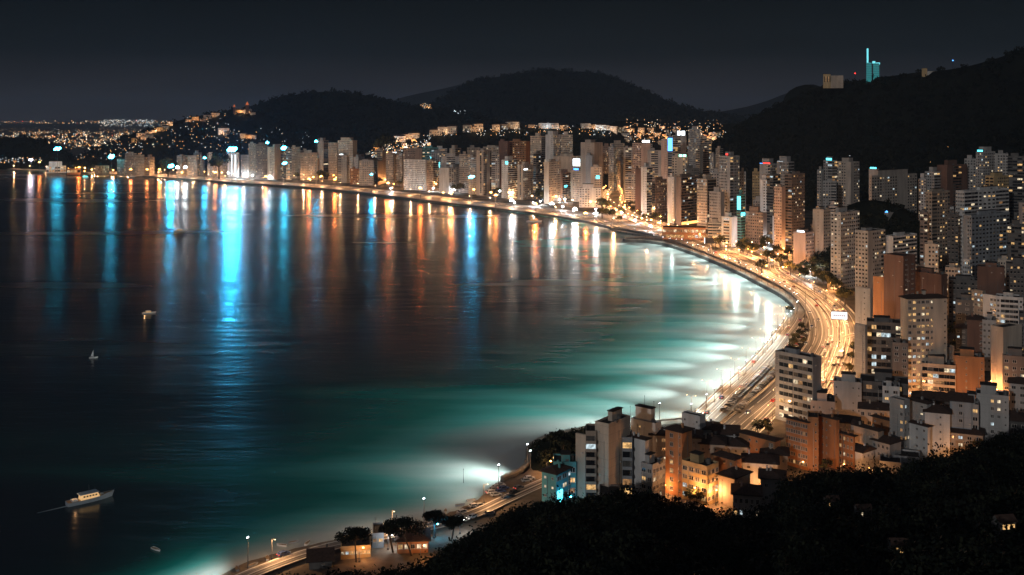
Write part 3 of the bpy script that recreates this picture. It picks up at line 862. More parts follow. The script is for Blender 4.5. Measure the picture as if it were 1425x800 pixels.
for q in [
    (442, 450, 457, 196, 257, '3s', '2v', 'beige'), (457, 469, 470.5, 199, 258, '4w', '.', 'tan'), (470, 470, 483, 216, 262, '2r3s', '', 'grey'), (483, 490, 506, 216, 262, '3s', '.', 'brown'),
    (487, 487, 506, 235, 265, '5w', '', 'orange'), (506, 518, 525, 222, 266, '4ws', '2w', 'beige'), (525, 526, 538, 224, 267, '.', '.', 'tan'), (537, 548, 550, 213, 269, '3wv', '.', 'beige'), (549, 560, 562, 214, 269, '4w', '.', 'tan'),
    (562, 592, 594, 223, 275, '9w', '.', 'white'), (593, 603, 611, 224, 274, '3w', '3r', 'cream'), (611, 625, 656, 234, 279, '.', '2w.4r', 'white'),
    (652, 652, 663, 219, 281, '3w', '', 'grey'), (663, 675, 684, 210, 283, '.vsv', 'v.v', 'beige'), (684, 684, 695, 215, 283, '2rw', '', 'grey'),
    (698, 707, 720, 223, 287, '3s', '2r', 'white'), (720, 728, 745, 230, 289, '.v.', '4w', 'cream'), (757, 763, 776, 233, 292, '2.', '4w', 'cream'), (774, 783, 795, 241, 291, '.', '4r', 'pink'),
    (794, 808, 816, 238, 291, '.3w', '2r', 'cream'), (815, 824, 827, 217, 293, '.', '.', 'blue-grey'), (822, 822, 837, 233, 295, '.2w', '', 'cream'), (806, 806, 836, 262, 299, 'ww.w', '', 'white')]:
    sg = {774: [('B', 'cyan', .2, .5, .5, .57)], 794: [('top', 'blue', .3, .8, 1.5, 4.5), ('B', 'cyan', .2, .8, .52, .62)], 720: [('B', 'white', .05, .35, .86, .9)], 698: [('A', 'cyan', .6, .98, .9, .97)], 822: [('A', 'cyan', .5, .8, .7, .78)], 470: [('top', 'white', .2, .6, 1, 3)]}.get(q[0])
    B(*q, roof='hip' if q[0] in (506,) else 'flat', lit=.16, sign=sg, **rA)
# ---- Bk: blocks standing behind that row ----------------------------------------------------
for q in [
    (346, 346, 356, 200, 249, '4w', '', 'beige'), (356, 356, 373, 201, 249, '5w', '', 'brown'), (372, 382, 399, 205, 250, '.2w', '.2r', 'cream'), (398, 398, 406, 208, 250, '3r', '', 'blue-grey'),
    (418, 418, 442, 213, 250, '6w', '', 'tan'), (470, 491, 497, 196, 254, '6w', '.', 'cream'), (500, 500, 520, 224, 258, '4w', '', 'grey'), (561, 587, 588, 207, 262, '4w2.', '.', 'brown'), (588, 588, 610, 206, 262, '5r', '', 'teal'), (600, 600, 617, 213, 263, '3w', '', 'blue-grey'),
    (615, 615, 640, 218, 266, '.4r.', '', 'grey'), (639, 639, 653, 215, 268, '4w', '', 'beige'), (650, 650, 668, 206, 266, '4w', '', 'tan'), (672, 672, 696, 205, 268, '5w', '', 'cream'), (694, 706, 709, 197, 270, '.2s', '.', 'red-brown'), (709, 732, 738, 197, 270, '5w', '.', 'orange'),
    (738, 753, 759, 190, 275, '4w', '2v', 'cream'), (759, 770, 781, 188, 275, '.s', '3w', 'white'), (781, 781, 797, 188, 274, '5w', '', 'cream'), (742, 746, 758, 214, 281, '2r', '4r', 'dark'), (757, 764, 780, 226, 284, '2.', '4w', 'cream'),
    (770, 770, 809, 218, 276, '.s..ww', '', 'cream'), (808, 827, 839, 199, 282, '..2s.', '.', 'beige'), (839, 839, 850, 204, 262, '4w', '', 'brown'), (849, 849, 869, 200, 258, '6w', '', 'tan')]:
    sg = {588: [('A', 'cyan', .5, .98, .62, .78)], 600: [('A', 'cyan', .1, .7, .5, .75)], 770: [('A', 'white', .7, .95, .78, .95)], 356: None}.get(q[0])
    B(*q, extras='ps' if q[0] in (470, 759) else 'p', lit=.14, sign=sg, row='K')
# ---- C: towers along the avenue --------------------------------------------------------------
for q in [
    (868, 868, 881, 206, 272, '.4r.', '', 'grey'), (870, 870, 885, 243, 285, '3rw', '', 'grey'), (880, 905, 906, 200, 279, '3w3.', '.', 'pink'), (884, 884, 893, 236, 297, '.', '', 'red-brown'),
    (892, 900, 908, 233, 301, '.2s', '2r', 'white'), (901, 901, 921, 210, 285, '.rrrr.', '', 'grey'), (907, 912, 928, 251, 306, '2v', '6w', 'brown'), (920, 929, 930, 194, 290, '.2s', '.', 'pink'), (929, 929, 936, 190, 290, '2r', '', 'blue-grey'),
    (936, 936, 955, 189, 285, '3r.', '', 'grey'), (958, 958, 975, 180, 262, '6w', '', 'grey'), (974, 974, 990, 193, 262, '2r', '', 'cream'), (929, 938, 942, 247, 311, '.s', '.', 'white'), (935, 935, 957, 219, 309, '2w2.2w', '', 'cream'),
    (953, 953, 973, 235, 310, '5w', '', 'dark'), (941, 948, 972, 247, 314, '.', '7r', 'brown'), (970, 984, 997, 250, 319, '5w', '2v2v', 'cream'), (990, 990, 1004, 241, 311, '4w', '', 'grey'), (987, 1003, 1008, 268, 327, '2w2s', '.', 'grey')]:
    sg = {868: [('top', 'cyan', .1, .8, -6, -1)], 880: [('top', 'white', .55, .98, 2, 6)], 929: [('A', 'blue', .05, .95, .8, .98), ('A', 'cyan', .1, .9, .2, .26)] if q[3] == 190 else None, 936: [('top', 'white', .35, .95, 1, 8)], 935: [('top', 'green', .45, .95, -1, 4)],
          941: [('B', 'orange', .02, .9, .02, .07)]}.get(q[0])
    B(*q, extras='pa' if q[0] in (970, 892) else 'p', lit=.16, sign=sg, row='C')
# ---- T: towers under the wooded mountain ------------------------------------------------------
for q in [
    (1001, 1016, 1029, 218, 322, '3w.', '2r2w', 'grey'), (1029, 1029, 1038, 240, 318, '3w', '', 'grey'), (985, 985, 1004, 311, 340, '4r', '', 'grey'), (1004, 1018, 1026, 303, 344, '.3r.', '.', 'white'), (1025, 1031, 1037, 272, 343, 'r', 'r', 'teal'),
    (1038, 1062, 1067, 297, 345, '8w', '.', 'brown'), (1048, 1048, 1061, 279, 335, '4w', '', 'grey'), (1047, 1047, 1057, 240, 320, '4w', '', 'yellow'), (1057, 1072, 1081, 229, 328, '.sr', '2w', 'grey'), (1081, 1097, 1105, 226, 330, '.3w', '2r', 'grey'),
    (1067, 1076, 1086, 244, 340, '2r', '3r', 'dark'), (1058, 1058, 1069, 251, 338, '.2w', '', 'white'), (1077, 1088, 1093, 261, 352, '2w', '.', 'pink'), (1092, 1102, 1120, 243, 350, '3r', '4w', 'brown'),
    (1137, 1143, 1147, 237, 318, '2w', '.', 'grey'), (1146, 1158, 1165, 224, 318, '2w2r', '2r', 'grey'), (1164, 1184, 1196, 226, 319, '2w.', '.ww', 'beige'), (1145, 1145, 1164, 253, 322, '3w2r', '', 'grey'),
    (1131, 1146, 1156, 293, 372, '.s.', '2w', 'tan'), (1156, 1170, 1196, 297, 404, '2ws', '4wr', 'grey'), (1104, 1121, 1133, 325, 374, '.', '3w', 'pink')]:
    sg = {1025: [('A', 'cyan', .2, .95, .72, .98), ('B', 'cyan', 0.02, .9, .6, .66)], 1057: [('top', 'blue', .02, .28, -2, 1.5), ('top', 'red', .32, .98, -1, 2.2)], 1081: [('top', 'white', .05, .55, -1, 1)], 1146: [('top', 'cyan', .3, .98, 1, 3.6)], 1104: [('top', 'white', .3, .9, .5, 2.5)],
          1001: [('top', 'red', .6, .8, 2, 4)]}.get(q[0])
    B(*q, extras='pa' if q[0] in (1001, 1092) else 'ps' if q[0] in (1081, 1057) else 'p', lit=.14, sign=sg, row='T', base=(0, 1) if q[0] in (1004, 985) else None)
# ---- E: blocks climbing towards the mountain on the right -----------------------------------------
for q in [
    (1210, 1213, 1276, 246, 356, 's', '2w2s2w2.2w', 'beige'), (1209, 1220, 1223, 236, 340, '2.', '.', 'grey'), (1222, 1236, 1247, 297, 366, '.2w', '.', 'grey'), (1190, 1208, 1232, 323, 414, '2w', '.2w2r', 'grey'), (1231, 1243, 1276, 330, 410, '.', '5r', 'white'),
    (1278, 1278, 1289, 250, 345, '3w', '', 'grey'), (1287, 1300, 1312, 240, 345, '2w', '3r', 'grey'), (1304, 1318, 1346, 231, 345, '.', '.3r.', 'red-brown'), (1342, 1342, 1358, 222, 340, '4w', '', 'grey'), (1358, 1368, 1385, 212, 345, '2w', '3w', 'grey'),
    (1384, 1384, 1403, 215, 345, '.4w', '', 'grey'), (1402, 1402, 1430, 219, 350, '5r', '', 'dark'), (1371, 1383, 1404, 246, 368, '2W', '.3w', 'yellow'), (1288, 1297, 1322, 268, 398, '2w', '2r2wr', 'tan'), (1280, 1280, 1291, 297, 402, '2W', '', 'brown'),
    (1318, 1318, 1334, 300, 404, '3w', '', 'dark'), (1330, 1342, 1404, 267, 400, '2w', '3r2w3r', 'white'), (1340, 1352, 1405, 301, 425, '.w', '4wr2W', 'blue-grey'), (1402, 1402, 1432, 315, 420, '4r', '', 'dark')]:
    sg = {1209: [('top', 'cyan', .15, .95, .6, 2.6)], 1222: [('top', 'blue', .3, .98, .5, 2.6)], 1358: [('top', 'cyan', .2, .98, .4, 2.6)]}.get(q[0])
    B(*q, extras='ps' if q[0] in (1358, 1210) else 'p', lit=.13, sign=sg, row='E', near=False)

# ---- further blocks packed in behind
r_ = random.Random(11)
def packed(n, x0, x1, t0, t1, yb0, yb1, w0, w1, row, **k):
    for i in range(n):
        x = x0 + (x1 - x0) * (i + r_.uniform(.1, .9)) / n; w = r_.uniform(w0, w1); c = r_.choice(['white', 'cream', 'grey', 'grey', 'beige', 'pink', 'cream', 'blue-grey'])
        if r_.random() < .5: q = (x, x + w * r_.uniform(.4, .7), x + w, r_.uniform(t0, t1), r_.uniform(yb0, yb1), r_.choice(['3w', '.2s', '2r', '4w', '2w.']), r_.choice(['2w', '3w', '2r', '.s']), c)
        else: q = (x, x, x + w, r_.uniform(t0, t1), r_.uniform(yb0, yb1), r_.choice(['4w', '.3w', '3r', '5w', '2wv2w']), '', c)
        B(*q, row=row, near=False, **k)
packed(16, 842, 1000, 200, 228, 258, 268, 8, 14, 'N', lit=.2)
packed(14, 480, 860, 206, 224, 256, 264, 9, 16, 'N', lit=.16)
packed(7, 252, 440, 211, 219, 243, 247, 8, 13, 'N', lit=.14)
packed(16, 1196, 1428, 262, 330, 345, 362, 10, 20, 'M', lit=.16)
packed(10, 1000, 1200, 285, 318, 334, 346, 9, 15, 'M', lit=.16)
packed(12, 1225, 1430, 340, 400, 400, 440, 12, 22, 'M', lit=.2)
# ---- F: mid-rise blocks round the highway bend (each described by hand) -----------------------------
def G(xl, xc, xr, yt, yb, L, Rr, c, lab, **k):
    k.setdefault('lit', .17); k.setdefault('row', 'F')
    return B(xl, xc, xr, yt, yb, L, Rr, c, lab=lab, **k)
G(1079, 1131, 1143, 500, 596, 's9r', '.', 'slate', 'grey slab block with ribbon windows standing alone against the bright highway bend', lit=.22, fh=3.2)
G(1128, 1128, 1162, 562, 600, '2s.s', '', 'pink', 'low windowless pinkish annex right beside the grey ribbon-windowed slab', depth=14)
G(1190, 1211, 1214, 404, 520, '..s.', '.', 'grey', 'slender pale grey tower with one column of tiny windows at the highway bend', lit=.1, extras='a')
G(1189, 1204, 1207, 455, 556, '..s', '.', 'grey', 'narrow pale grey shaft joined to the dark long-windowed slab', extras='')
G(1206, 1206, 1254, 452, 548, '9r', '', 'dark', 'dark slab with long lit window bands behind the pale narrow shaft', lit=.28, fh=3.6)
G(1215, 1231, 1233, 388, 470, '.', '.', 'orange', 'plain orange wall of a block lit by the lamps under it', extras='')
G(1230, 1257, 1274, 358, 478, '.', '2s', 'red-brown', 'tall plain red-brown slab behind the billboard side of the bend', extras='')
G(1257, 1310, 1318, 384, 470, 's2.', '.', 'red-brown', 'wide red-brown blank-walled block behind the cream hip-roofed tower', extras='p')
G(1253, 1263, 1318, 416, 553, '.', '3W2Ww2.s', 'cream', 'tall cream tower with dark hip roof and lantern, many lit windows', roof='hip', extras='c', lit=.42, phi=62)
G(1360, 1360, 1398, 374, 470, '3.', '', 'red-brown', 'big plain red-brown wall of a block under the bluish-white slab', extras='p')
G(1352, 1368, 1372, 407, 480, '4W', '.', 'tan', 'tan block end with rows of lit windows left of the white flat-roofed pair', lit=.45)
G(1368, 1387, 1390, 414, 486, '2.2W', '.', 'white', 'small white block with a lit stair column in the dark upper right', lit=.5)
G(1386, 1386, 1424, 416, 490, 'w4Bw', '', 'white', 'white block with dark planted balconies in the dark upper right', lit=.1)
G(1330, 1330, 1352, 458, 505, '3w', '', 'dark', 'dark little house under trees behind the orange stepped block', roof='hip')
G(1346, 1346, 1370, 446, 515, '2.w', '', 'red-brown', 'dark red-brown block behind the orange block', roof='hip')
G(1367, 1367, 1386, 448, 517, '3w', '', 'grey', 'grey narrow block beside the floodlit cream slab', lit=.12)
G(1379, 1396, 1422, 458, 553, '..', '..', 'cream', 'cream windowless slab floodlit from its foot at the edge of the dark slope', extras='')
G(1418, 1418, 1450, 440, 545, '4w', '', 'dark', 'dark block cut by the picture edge beside the floodlit cream slab')
G(1271, 1292, 1328, 491, 552, '.s', 'sW.s', 'tan', 'brown block rising behind the stepped balconies', extras='')
G(1283, 1283, 1330, 511, 558, '2B5B', '', 'tan', 'stepped brown block with warm lit balconies in front of an orange wall', lit=.4, roof='flat')
G(1327, 1327, 1370, 500, 557, '..s..s', '', 'orange', 'bright orange plain block with a few scattered windows', extras='p')
G(1160, 1160, 1199, 535, 590, 's2.2s', '', 'grey', 'long grey block with a plain end wall below the pale shaft', lit=.1)
G(1197, 1197, 1264, 537, 592, '9r3r', '', 'dark', 'dark long office block with green-tinted lit window bands', lit=.22)
G(1242, 1242, 1264, 480, 560, '2w', '', 'brown', 'small brown annex between the dark slab and the cream tower', lit=.1)
# ---- houses and low blocks above the near slope
G(1094, 1124, 1126, 588, 655, '9W', '.', 'orange', 'orange apartment block with five rows of close-set windows above the trees', lit=.06, roof='hip', fh=2.7)
G(1124, 1124, 1139, 584, 656, '.s', '', 'orange', 'narrow orange stair tower between two orange blocks', extras='')
G(1137, 1164, 1168, 584, 653, '.2s..', '.', 'orange', 'orange hip-roofed house with a blank front beside the stair tower', roof='hip')
G(1162, 1188, 1190, 607, 654, '5w', '.', 'orange', 'orange house with three rows of small shuttered windows', roof='hip', lit=.12)
G(1188, 1222, 1228, 600, 650, '2.s', '.', 'tan', 'tan house with broad dark hip roof among the orange houses', roof='hip')
G(1214, 1238, 1242, 585, 628, 's2.', '.', 'orange', 'small orange cube house with a dark roof higher on the slope', roof='hip')
G(1238, 1258, 1266, 560, 640, '2.w', '2w', 'grey', 'grey narrow house with a column of lit windows', lit=.3)
G(1228, 1228, 1252, 541, 600, '2w', '', 'white', 'small white stepped house below the dark office block')
G(1262, 1290, 1296, 562, 635, '.s', '.', 'grey', 'grey hip-roofed house behind the two white villas', roof='hip')
G(1252, 1291, 1295, 594, 645, '2.2s', '.', 'white', 'lower white villa with dark hip roof and small square windows', roof='hip', lit=.05)
G(1287, 1287, 1322, 576, 640, '..s.', '', 'white', 'taller white villa with dark hip roof and hardly any windows', roof='hip', lit=.05)
G(1322, 1322, 1352, 560, 636, '.w.', '', 'blue-grey', 'plain bluish house behind the taller white villa', roof='gable')
G(1342, 1342, 1362, 566, 636, '2W', '', 'grey', 'grey house with brightly lit stair windows in a dark terrace', lit=.6)
G(1358, 1358, 1404, 554, 632, '2.wws', '', 'grey', 'wide grey house with dark flat roof at the top of the near terrace', lit=.2)
G(1318, 1318, 1368, 606, 640, '4w', '', 'tan', 'low brown house with a bluish lit doorway beside the near trees', roof='hip', lit=.35)
G(1364, 1364, 1432, 588, 628, '5w', '', 'dark', 'dark house with one lit window at the right edge', roof='hip', lit=.08)
G(1182, 1200, 1216, 630, 656, '2.', '3s', 'white', 'small white gabled cottage at the edge of the dark trees', roof='gable', lit=.05)
G(1214, 1238, 1254, 618, 655, '4w', '.', 'grey', 'curved grey house under a wide dark hip roof', roof='hip', lit=.04)
G(1224, 1224, 1254, 647, 664, '3s', '', 'white', 'low white garden house tucked below the villas', lit=.04, extras='')
G(1196, 1196, 1242, 572, 612, '5w', '', 'tan', 'long low tan house with tiled hip roof between the orange houses and office block', roof='hip', lit=.08)
G(1240, 1240, 1280, 640, 658, '3w', '', 'white', 'single-storey white terrace under the lower villa', lit=.06, extras='')
# ---- cluster by the headland
G(801, 816, 818, 609, 694, '..', '.', 'cream', 'cream wing with two dark top openings at the headland end', extras='')
G(815, 815, 830, 603, 697, '3B', '', 'tan', 'stack of curved dark balconies between two cream walls', extras='', lit=.05)
G(828, 847, 877, 593, 700, '.', '..', 'cream', 'tall blank cream slab, largest block of the headland cluster', roof='flat', extras='p')
G(866, 866, 880, 612, 692, '3B', '', 'blue-grey', 'narrow bank of bluish lit balconies beside the white blank slab', lit=.5, extras='')
G(877, 898, 903, 612, 694, '.', '.', 'white', 'white blank slab with brown tiled top beside the bluish balconies', extras='p', roof='hip')
G(878, 912, 920, 592, 660, '.s..', '.2s', 'white', 'white stepped block with rooftop terraces behind the blank white slab', extras='ps')
G(892, 908, 926, 650, 700, '2W', '2W2w', 'grey', 'lower grey block with teal lit rooms in front of the orange tower house', lit=.45)
G(926, 949, 963, 602, 692, '.W.s', '.', 'orange', 'orange tower house with stacked lit bay windows', roof='hip', lit=.35)
G(949, 984, 1000, 652, 704, '4W', '3W', 'yellow', 'yellow facade lit by the street lamp behind bare trees', lit=.3)
G(994, 1022, 1032, 640, 690, '.2s', '.', 'orange', 'peach house with a plain front at the lamplit street end', roof='hip')
G(1000, 1022, 1044, 666, 708, '..', 'ss', 'tan', 'wide dark hip-roofed house below the peach house', roof='hip')
G(1020, 1020, 1058, 690, 726, '5w', '', 'grey', 'grey house with a row of lit ground-floor windows nearest the black slope', roof='hip', lit=.3)
G(1029, 1078, 1086, 614, 664, '.2s.w', '.', 'orange', 'broad brown-orange house with a hipped roof and balcony', roof='hip', lit=.08)
G(974, 974, 1009, 619, 662, '4s', '', 'cream', 'beige two-storey house behind the orange tower house', roof='hip', lit=.05)
G(949, 974, 982, 582, 640, 's.s', '.', 'white', 'white flat-roofed house nearest the water beside the highway end', lit=.1)
G(962, 962, 976, 610, 660, '2s', '', 'blue-grey', 'bluish narrow house in the shade of the tower house', roof='hip')
G(993, 993, 1028, 606, 648, '4s', '', 'white', 'white low house with a dark roof left of the highway end', roof='gable', lit=.08)
G(1034, 1034, 1082, 646, 684, '3s', '', 'white', 'white low house under the broad brown-orange house', roof='hip', lit=.04)
G(1058, 1058, 1092, 668, 706, '2s', '', 'grey', 'small grey house half sunk in the dark slope', roof='hip', lit=.04)
G(754, 774, 797, 660, 702, '2s', '3W', 'teal', 'teal lit building by the beach road with a glowing entrance', roof='hip', lit=.5, sign=[('B', 'cyan', .05, .35, .02, .42)])
G(770, 770, 802, 646, 692, '3W', '', 'teal', 'second teal building half hidden behind the glowing entrance one', lit=.5, sign=[('A', 'cyan', .1, .7, .62, .72)])
G(834, 834, 862, 690, 712, '3.W', '', 'brown', 'small brown hut with two lit windows at the foot of the cream slab', lit=.9, extras='')
# ---- beach cabins
G(430, 430, 462, 780, 790, '..w.', '', 'dark', 'dark blue-roofed beach cabin beside the sand', roof='gable', lit=.4, name='beach_cabin', cat='cabin', extras='')
G(474, 474, 516, 762, 775, '7W', '', 'yellow', 'low beach pavilion with a row of warm lit windows', lit=1.0, name='beach_pavilion', cat='pavilion', extras='', fh=2.6)
G(518, 518, 534, 745, 759, '2W', '', 'blue-grey', 'small bluish kiosk beside the beach road', lit=1.0, name='beach_kiosk', cat='kiosk', extras='', fh=2.6)
G(553, 553, 596, 752, 769, '5W', '', 'orange', 'warm lit beach restaurant under the leaning umbrella pines', lit=.9, roof='hip', name='beach_restaurant', cat='restaurant', extras='', fh=2.7)

# ---- fill the dark gaps of the quarter with plain roofs ------------------------------------------------
fill = [(1120, 1120, 1150, 606, 640, '3s', 'tan'), (1150, 1150, 1196, 590, 628, '4s', 'grey'), (1270, 1270, 1330, 560, 600, '5w', 'dark'), (1395, 1395, 1440, 500, 560, '4w', 'brown'),
        (1330, 1330, 1362, 420, 478, '3w', 'dark'), (1320, 1320, 1362, 392, 455, '4w', 'dark'), (1400, 1400, 1440, 370, 450, '4w', 'dark'), (1240, 1240, 1262, 405, 455, '3w', 'dark'), (1405, 1405, 1440, 536, 590, '3w', 'grey'),
        (1060, 1060, 1096, 634, 668, '3s', 'tan'), (980, 980, 1000, 598, 640, '2s', 'grey'), (1008, 1008, 1040, 622, 660, '3s', 'grey'), (905, 905, 930, 606, 660, '2w', 'grey')]
for i, (a, b, c, t_, yb, L, cc) in enumerate(fill):
    B(a, b, c, t_, yb, L, '', cc, roof='hip' if yb > 560 else 'flat', lit=.14, row='Q', cat='house' if yb > 560 else 'apartment block')

# ---- labels of the hand-built rows ----------------------------------------------------------------------
ORD = ['first', 'second', 'third', 'fourth', 'fifth', 'sixth', 'seventh', 'eighth', 'ninth', 'tenth', 'eleventh', 'twelfth', 'thirteenth', 'fourteenth', 'fifteenth', 'sixteenth', 'seventeenth', 'eighteenth', 'nineteenth', 'twentieth',
       '21st', '22nd', '23rd', '24th', '25th', '26th', '27th', '28th', '29th', '30th', '31st', '32nd', '33rd', '34th', '35th', '36th', '37th', '38th', '39th', '40th', '41st', '42nd', '43rd', '44th', '45th']
ROWN = {'A': ('block', 'from left along the far promenade'), 'K': ('block', 'from left behind the promenade front row'), 'C': ('tower', 'from left beside the curving avenue'),
        'T': ('tower', 'from left below the wooded mountain'), 'E': ('block', 'from left of the dim upper right'), 'Q': ('house', 'from left of the dark infill houses'),
        'N': ('block', 'from left in the farthest rank'), 'M': ('block', 'from left of the packed mountainside blocks')}
for rw, (noun, place) in ROWN.items():
    bs = sorted([b for b in BLD if b['row'] == rw], key=lambda b: b['xl'])
    for i, b in enumerate(bs):
        sz = 'tall' if b['ht'] > 62 else 'low' if b['ht'] < 26 else 'mid-height'
        pat = b['L'] + b['R']
        if b['sign']: ft = 'with a %s sign' % b['sign'][0][1]
        elif b['roof'] == 'hip': ft = 'with a hip roof'
        elif 'r' in pat: ft = 'with window bands'
        elif 'v' in pat: ft = 'with vertical strips'
        elif set(pat) <= set('.s0123456789'): ft = 'with blank walls'
        else: ft = 'with gridded windows'
        b['o']['label'] = f"{b['col']} {sz} {noun} {ft}, {ORD[i]} {place}"
grp = {'A': 'apartment blocks along the far promenade', 'K': 'blocks behind the promenade row', 'C': 'towers along the avenue', 'T': 'towers below the wooded mountain', 'E': 'blocks of the upper right quarter', 'F': 'blocks and houses of the near quarter', 'Q': 'infill houses of the near quarter', 'N': 'farthest blocks behind the waterfront', 'M': 'packed blocks below the mountain'}
for b in BLD: b['o']['group'] = grp[b['row']]

# ---- landmarks on the mountain ridge ----------------------------------------------------------------------
def ridge_z(px, d): return None
h_ = hit(1214, 112, ['right']) or hit(1214, 116, ['right'])
dR = h_[0].y
def landmark(name, label, cat, px, py_base, d):
    p = atd(px, py_base, d); o = empty(name, p, -math.atan(p.x / p.y)); tag(o, label, cat); return o, d / F
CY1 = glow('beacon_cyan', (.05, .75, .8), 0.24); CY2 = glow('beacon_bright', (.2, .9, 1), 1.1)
o, k = landmark('lit_tower', 'cyan lit tower with a thin mast alone on the mountain ridge', 'tower', 1214, 112, dR)
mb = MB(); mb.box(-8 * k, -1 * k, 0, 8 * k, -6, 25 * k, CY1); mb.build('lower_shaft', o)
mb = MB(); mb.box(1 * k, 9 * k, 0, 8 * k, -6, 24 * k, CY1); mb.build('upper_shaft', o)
mb = MB(); mb.box(0 * k, 4 * k, 1 * k, 6 * k, 24 * k, 27 * k, CY2); mb.box(4.6 * k, 10 * k, 1 * k, 6 * k, 22.5 * k, 25 * k, CY2); mb.build('lit_crown', o)
mb = MB(); mb.box(-7.5 * k, -5.2 * k, 2 * k, 4 * k, 20 * k, 45 * k, CY2); mb.build('lit_mast', o)
mb = MB()
for i in range(9): mb.box(-8.1 * k, 9.1 * k, -.3, -.02, (2 + i * 2.5) * k, (2.5 + i * 2.5) * k, DARK)
mb.build('floor_bands', o)
o, k = landmark('ridge_hotel', 'beige lit block on the mountain ridge left of the cyan tower', 'building', 1160, 119, h_[0].y + 30)
mb = MB(); mb.box(-14 * k, -4 * k, 0, 14, -5, 16 * k, wallmat('yellow')); mb.box(-4 * k, 13 * k, 2, 14, -5, 14 * k, wallmat('tan')); mb.build('wall', o)
mb = MB()
for i in range(5): mb.face([((-12.5 + i * 1.8) * k, -.1, 5 * k), ((-11.5 + i * 1.8) * k, -.1, 5 * k), ((-11.5 + i * 1.8) * k, -.1, 13 * k), ((-12.5 + i * 1.8) * k, -.1, 13 * k)], LIT[3] if i % 2 else GLASS)
w = mb.build('windows', o); w['kind'] = 'stuff'
mb = MB(); mb.box(-14.3 * k, -3.7 * k, -.3, 14.3, 16 * k, 16.6 * k, ROOF); mb.build('roof', o)
o, k = landmark('ridge_house', 'low pale house among trees on the ridge right of the cyan tower', 'house', 1286, 103, 2020)
mb = MB(); mb.box(-3 * k, 4 * k, 0, 10, -5, 8 * k, wallmat('yellow')); mb.box(4 * k, 16 * k, 1, 10, -5, 4 * k, wallmat('grey')); mb.build('wall', o)
mb = MB(); mb.box(-3.3 * k, 4.3 * k, -.3, 10.3, 8 * k, 8.5 * k, ROOF); mb.build('roof', o)
for (px, py, c, ht, lab) in ((1190, 116, 'red', 14, 'thin mast with a red light on the ridge beside the cyan tower'), (1326, 97, 'blue', 13, 'thin mast with a blue light on the ridge far right')):
    hh = 2100; o, k = landmark('radio_mast', lab, 'mast', px, py, hh)
    mb = MB(); mb.tube((0, 0, -8), (0, 0, ht * k), .35, .2, DARK, 5); mb.build('pole', o)
    mb = MB(); mb.ball((0, 0, ht * k), 1.2, signmat(c)); mb.build('beacon', o)
# castle-like church on the left ridge
RED = glow('church_glow', (1, .25, .08), 0.55)
for (px, py, w_, h2, lab) in ((344, 152, 4.5, 11, 'red lit church tower with spire on the left ridge'), (326, 153, 3, 8, 'smaller red lit turret left of the church tower on the ridge')):
    o, k = landmark('church_tower', lab, 'tower', px, py, 3420)
    mb = MB(); mb.box(-w_ / 2 * k, w_ / 2 * k, 0, w_ * k, -12, h2 * .55 * k, wallmat('red-brown')); mb.build('wall', o)
    mb = MB(); x = w_ / 2 * k + .5; y1 = w_ * k; z0, z1 = h2 * .55 * k, h2 * k; ap = (0, y1 / 2, z1)
    for p, q in (((-x, 0), (x, 0)), ((x, 0), (x, y1)), ((x, y1), (-x, y1)), ((-x, y1), (-x, 0))): mb.face([(*p, z0), (*q, z0), ap], RED)
    mb.build('spire', o)
# the long lit hall behind the bend, the pavilion and the footbridge-like station at the foot of the towers
o = B(922, 922, 982, 318, 334, '12W', '', 'orange', lit=1.0, extras='', lab='long low glass station hall glowing orange at the foot of the towers', cat='station', name='station_hall', fh=6, row=None); o['group'] = 'halls by the highway'
o = B(992, 992, 1022, 329, 341, '6W', '', 'white', lit=1.0, extras='', lab='low white lit hall behind the highway bend', cat='hall', name='lit_hall', fh=5, row=None); o['group'] = 'halls by the highway'
o = B(1064, 1064, 1078, 327, 339, '3W', '', 'yellow', lit=1.0, extras='', lab='small warm lit shop between the dark towers', cat='shop', name='lit_shop', fh=4, row=None); o['group'] = 'halls by the highway'
# white stadium-like terrace at the far left
o = B(64, 64, 92, 231, 240, '7W', '', 'white', lit=.6, extras='s', lab='white lit terraced clubhouse near the tip of the far promenade', cat='clubhouse', name='clubhouse', fh=6, row=None); o['group'] = 'halls by the far promenade'
o = B(93, 93, 112, 235, 242, '4W', '', 'orange', lit=.6, extras='', lab='low orange lit hall beside the white clubhouse', cat='hall', name='promenade_hall', fh=6, row=None); o['group'] = 'halls by the far promenade'
o = B(132, 132, 152, 231, 244, '5w', '', 'orange', lit=.5, extras='', lab='orange lit villa with trees between clubhouse and first tan block', cat='villa', name='promenade_villa', fh=5, row=None); o['group'] = 'halls by the far promenade'

# billboard by the bend
p = at(1168, 478); k = p.y / F; o = empty('billboard', p, -math.atan(p.x / p.y)); tag(o, 'white glowing billboard on a post beside the highway bend', 'billboard')
mb = MB(); mb.tube((0, 0, -1), (0, 0, 34 * k), .5, .4, STEEL, 8); mb.build('post', o)
mb = MB(); mb.box(-11 * k, 11 * k, 0, .8, 33 * k, 45 * k, DARK); mb.build('frame', o)
mb = MB(); mb.box(-10.5 * k, 10.5 * k, -.12, -.002, 34 * k, 44 * k, glow('billboard_face', (.9, .95, 1), 1.6)); mb.build('panel', o)
mb = MB()
for i in range(6): mb.box((-8 + i * 2.7) * k, (-6 + i * 2.7) * k, -.2, -.125, 37.5 * k, 40.5 * k, mat('billboard_smudge', (.3, .33, .4), .8)); 
mb.build('lettering', o)
p = at(986, 352); k = p.y / F; o = empty('billboard', p, -math.atan(p.x / p.y)); tag(o, 'dark billboard back with a thin white lit edge beside the coastal road', 'billboard')
mb = MB(); mb.tube((2, .5, -1), (2, .5, 16 * k), .5, .4, STEEL, 8); mb.build('post', o)
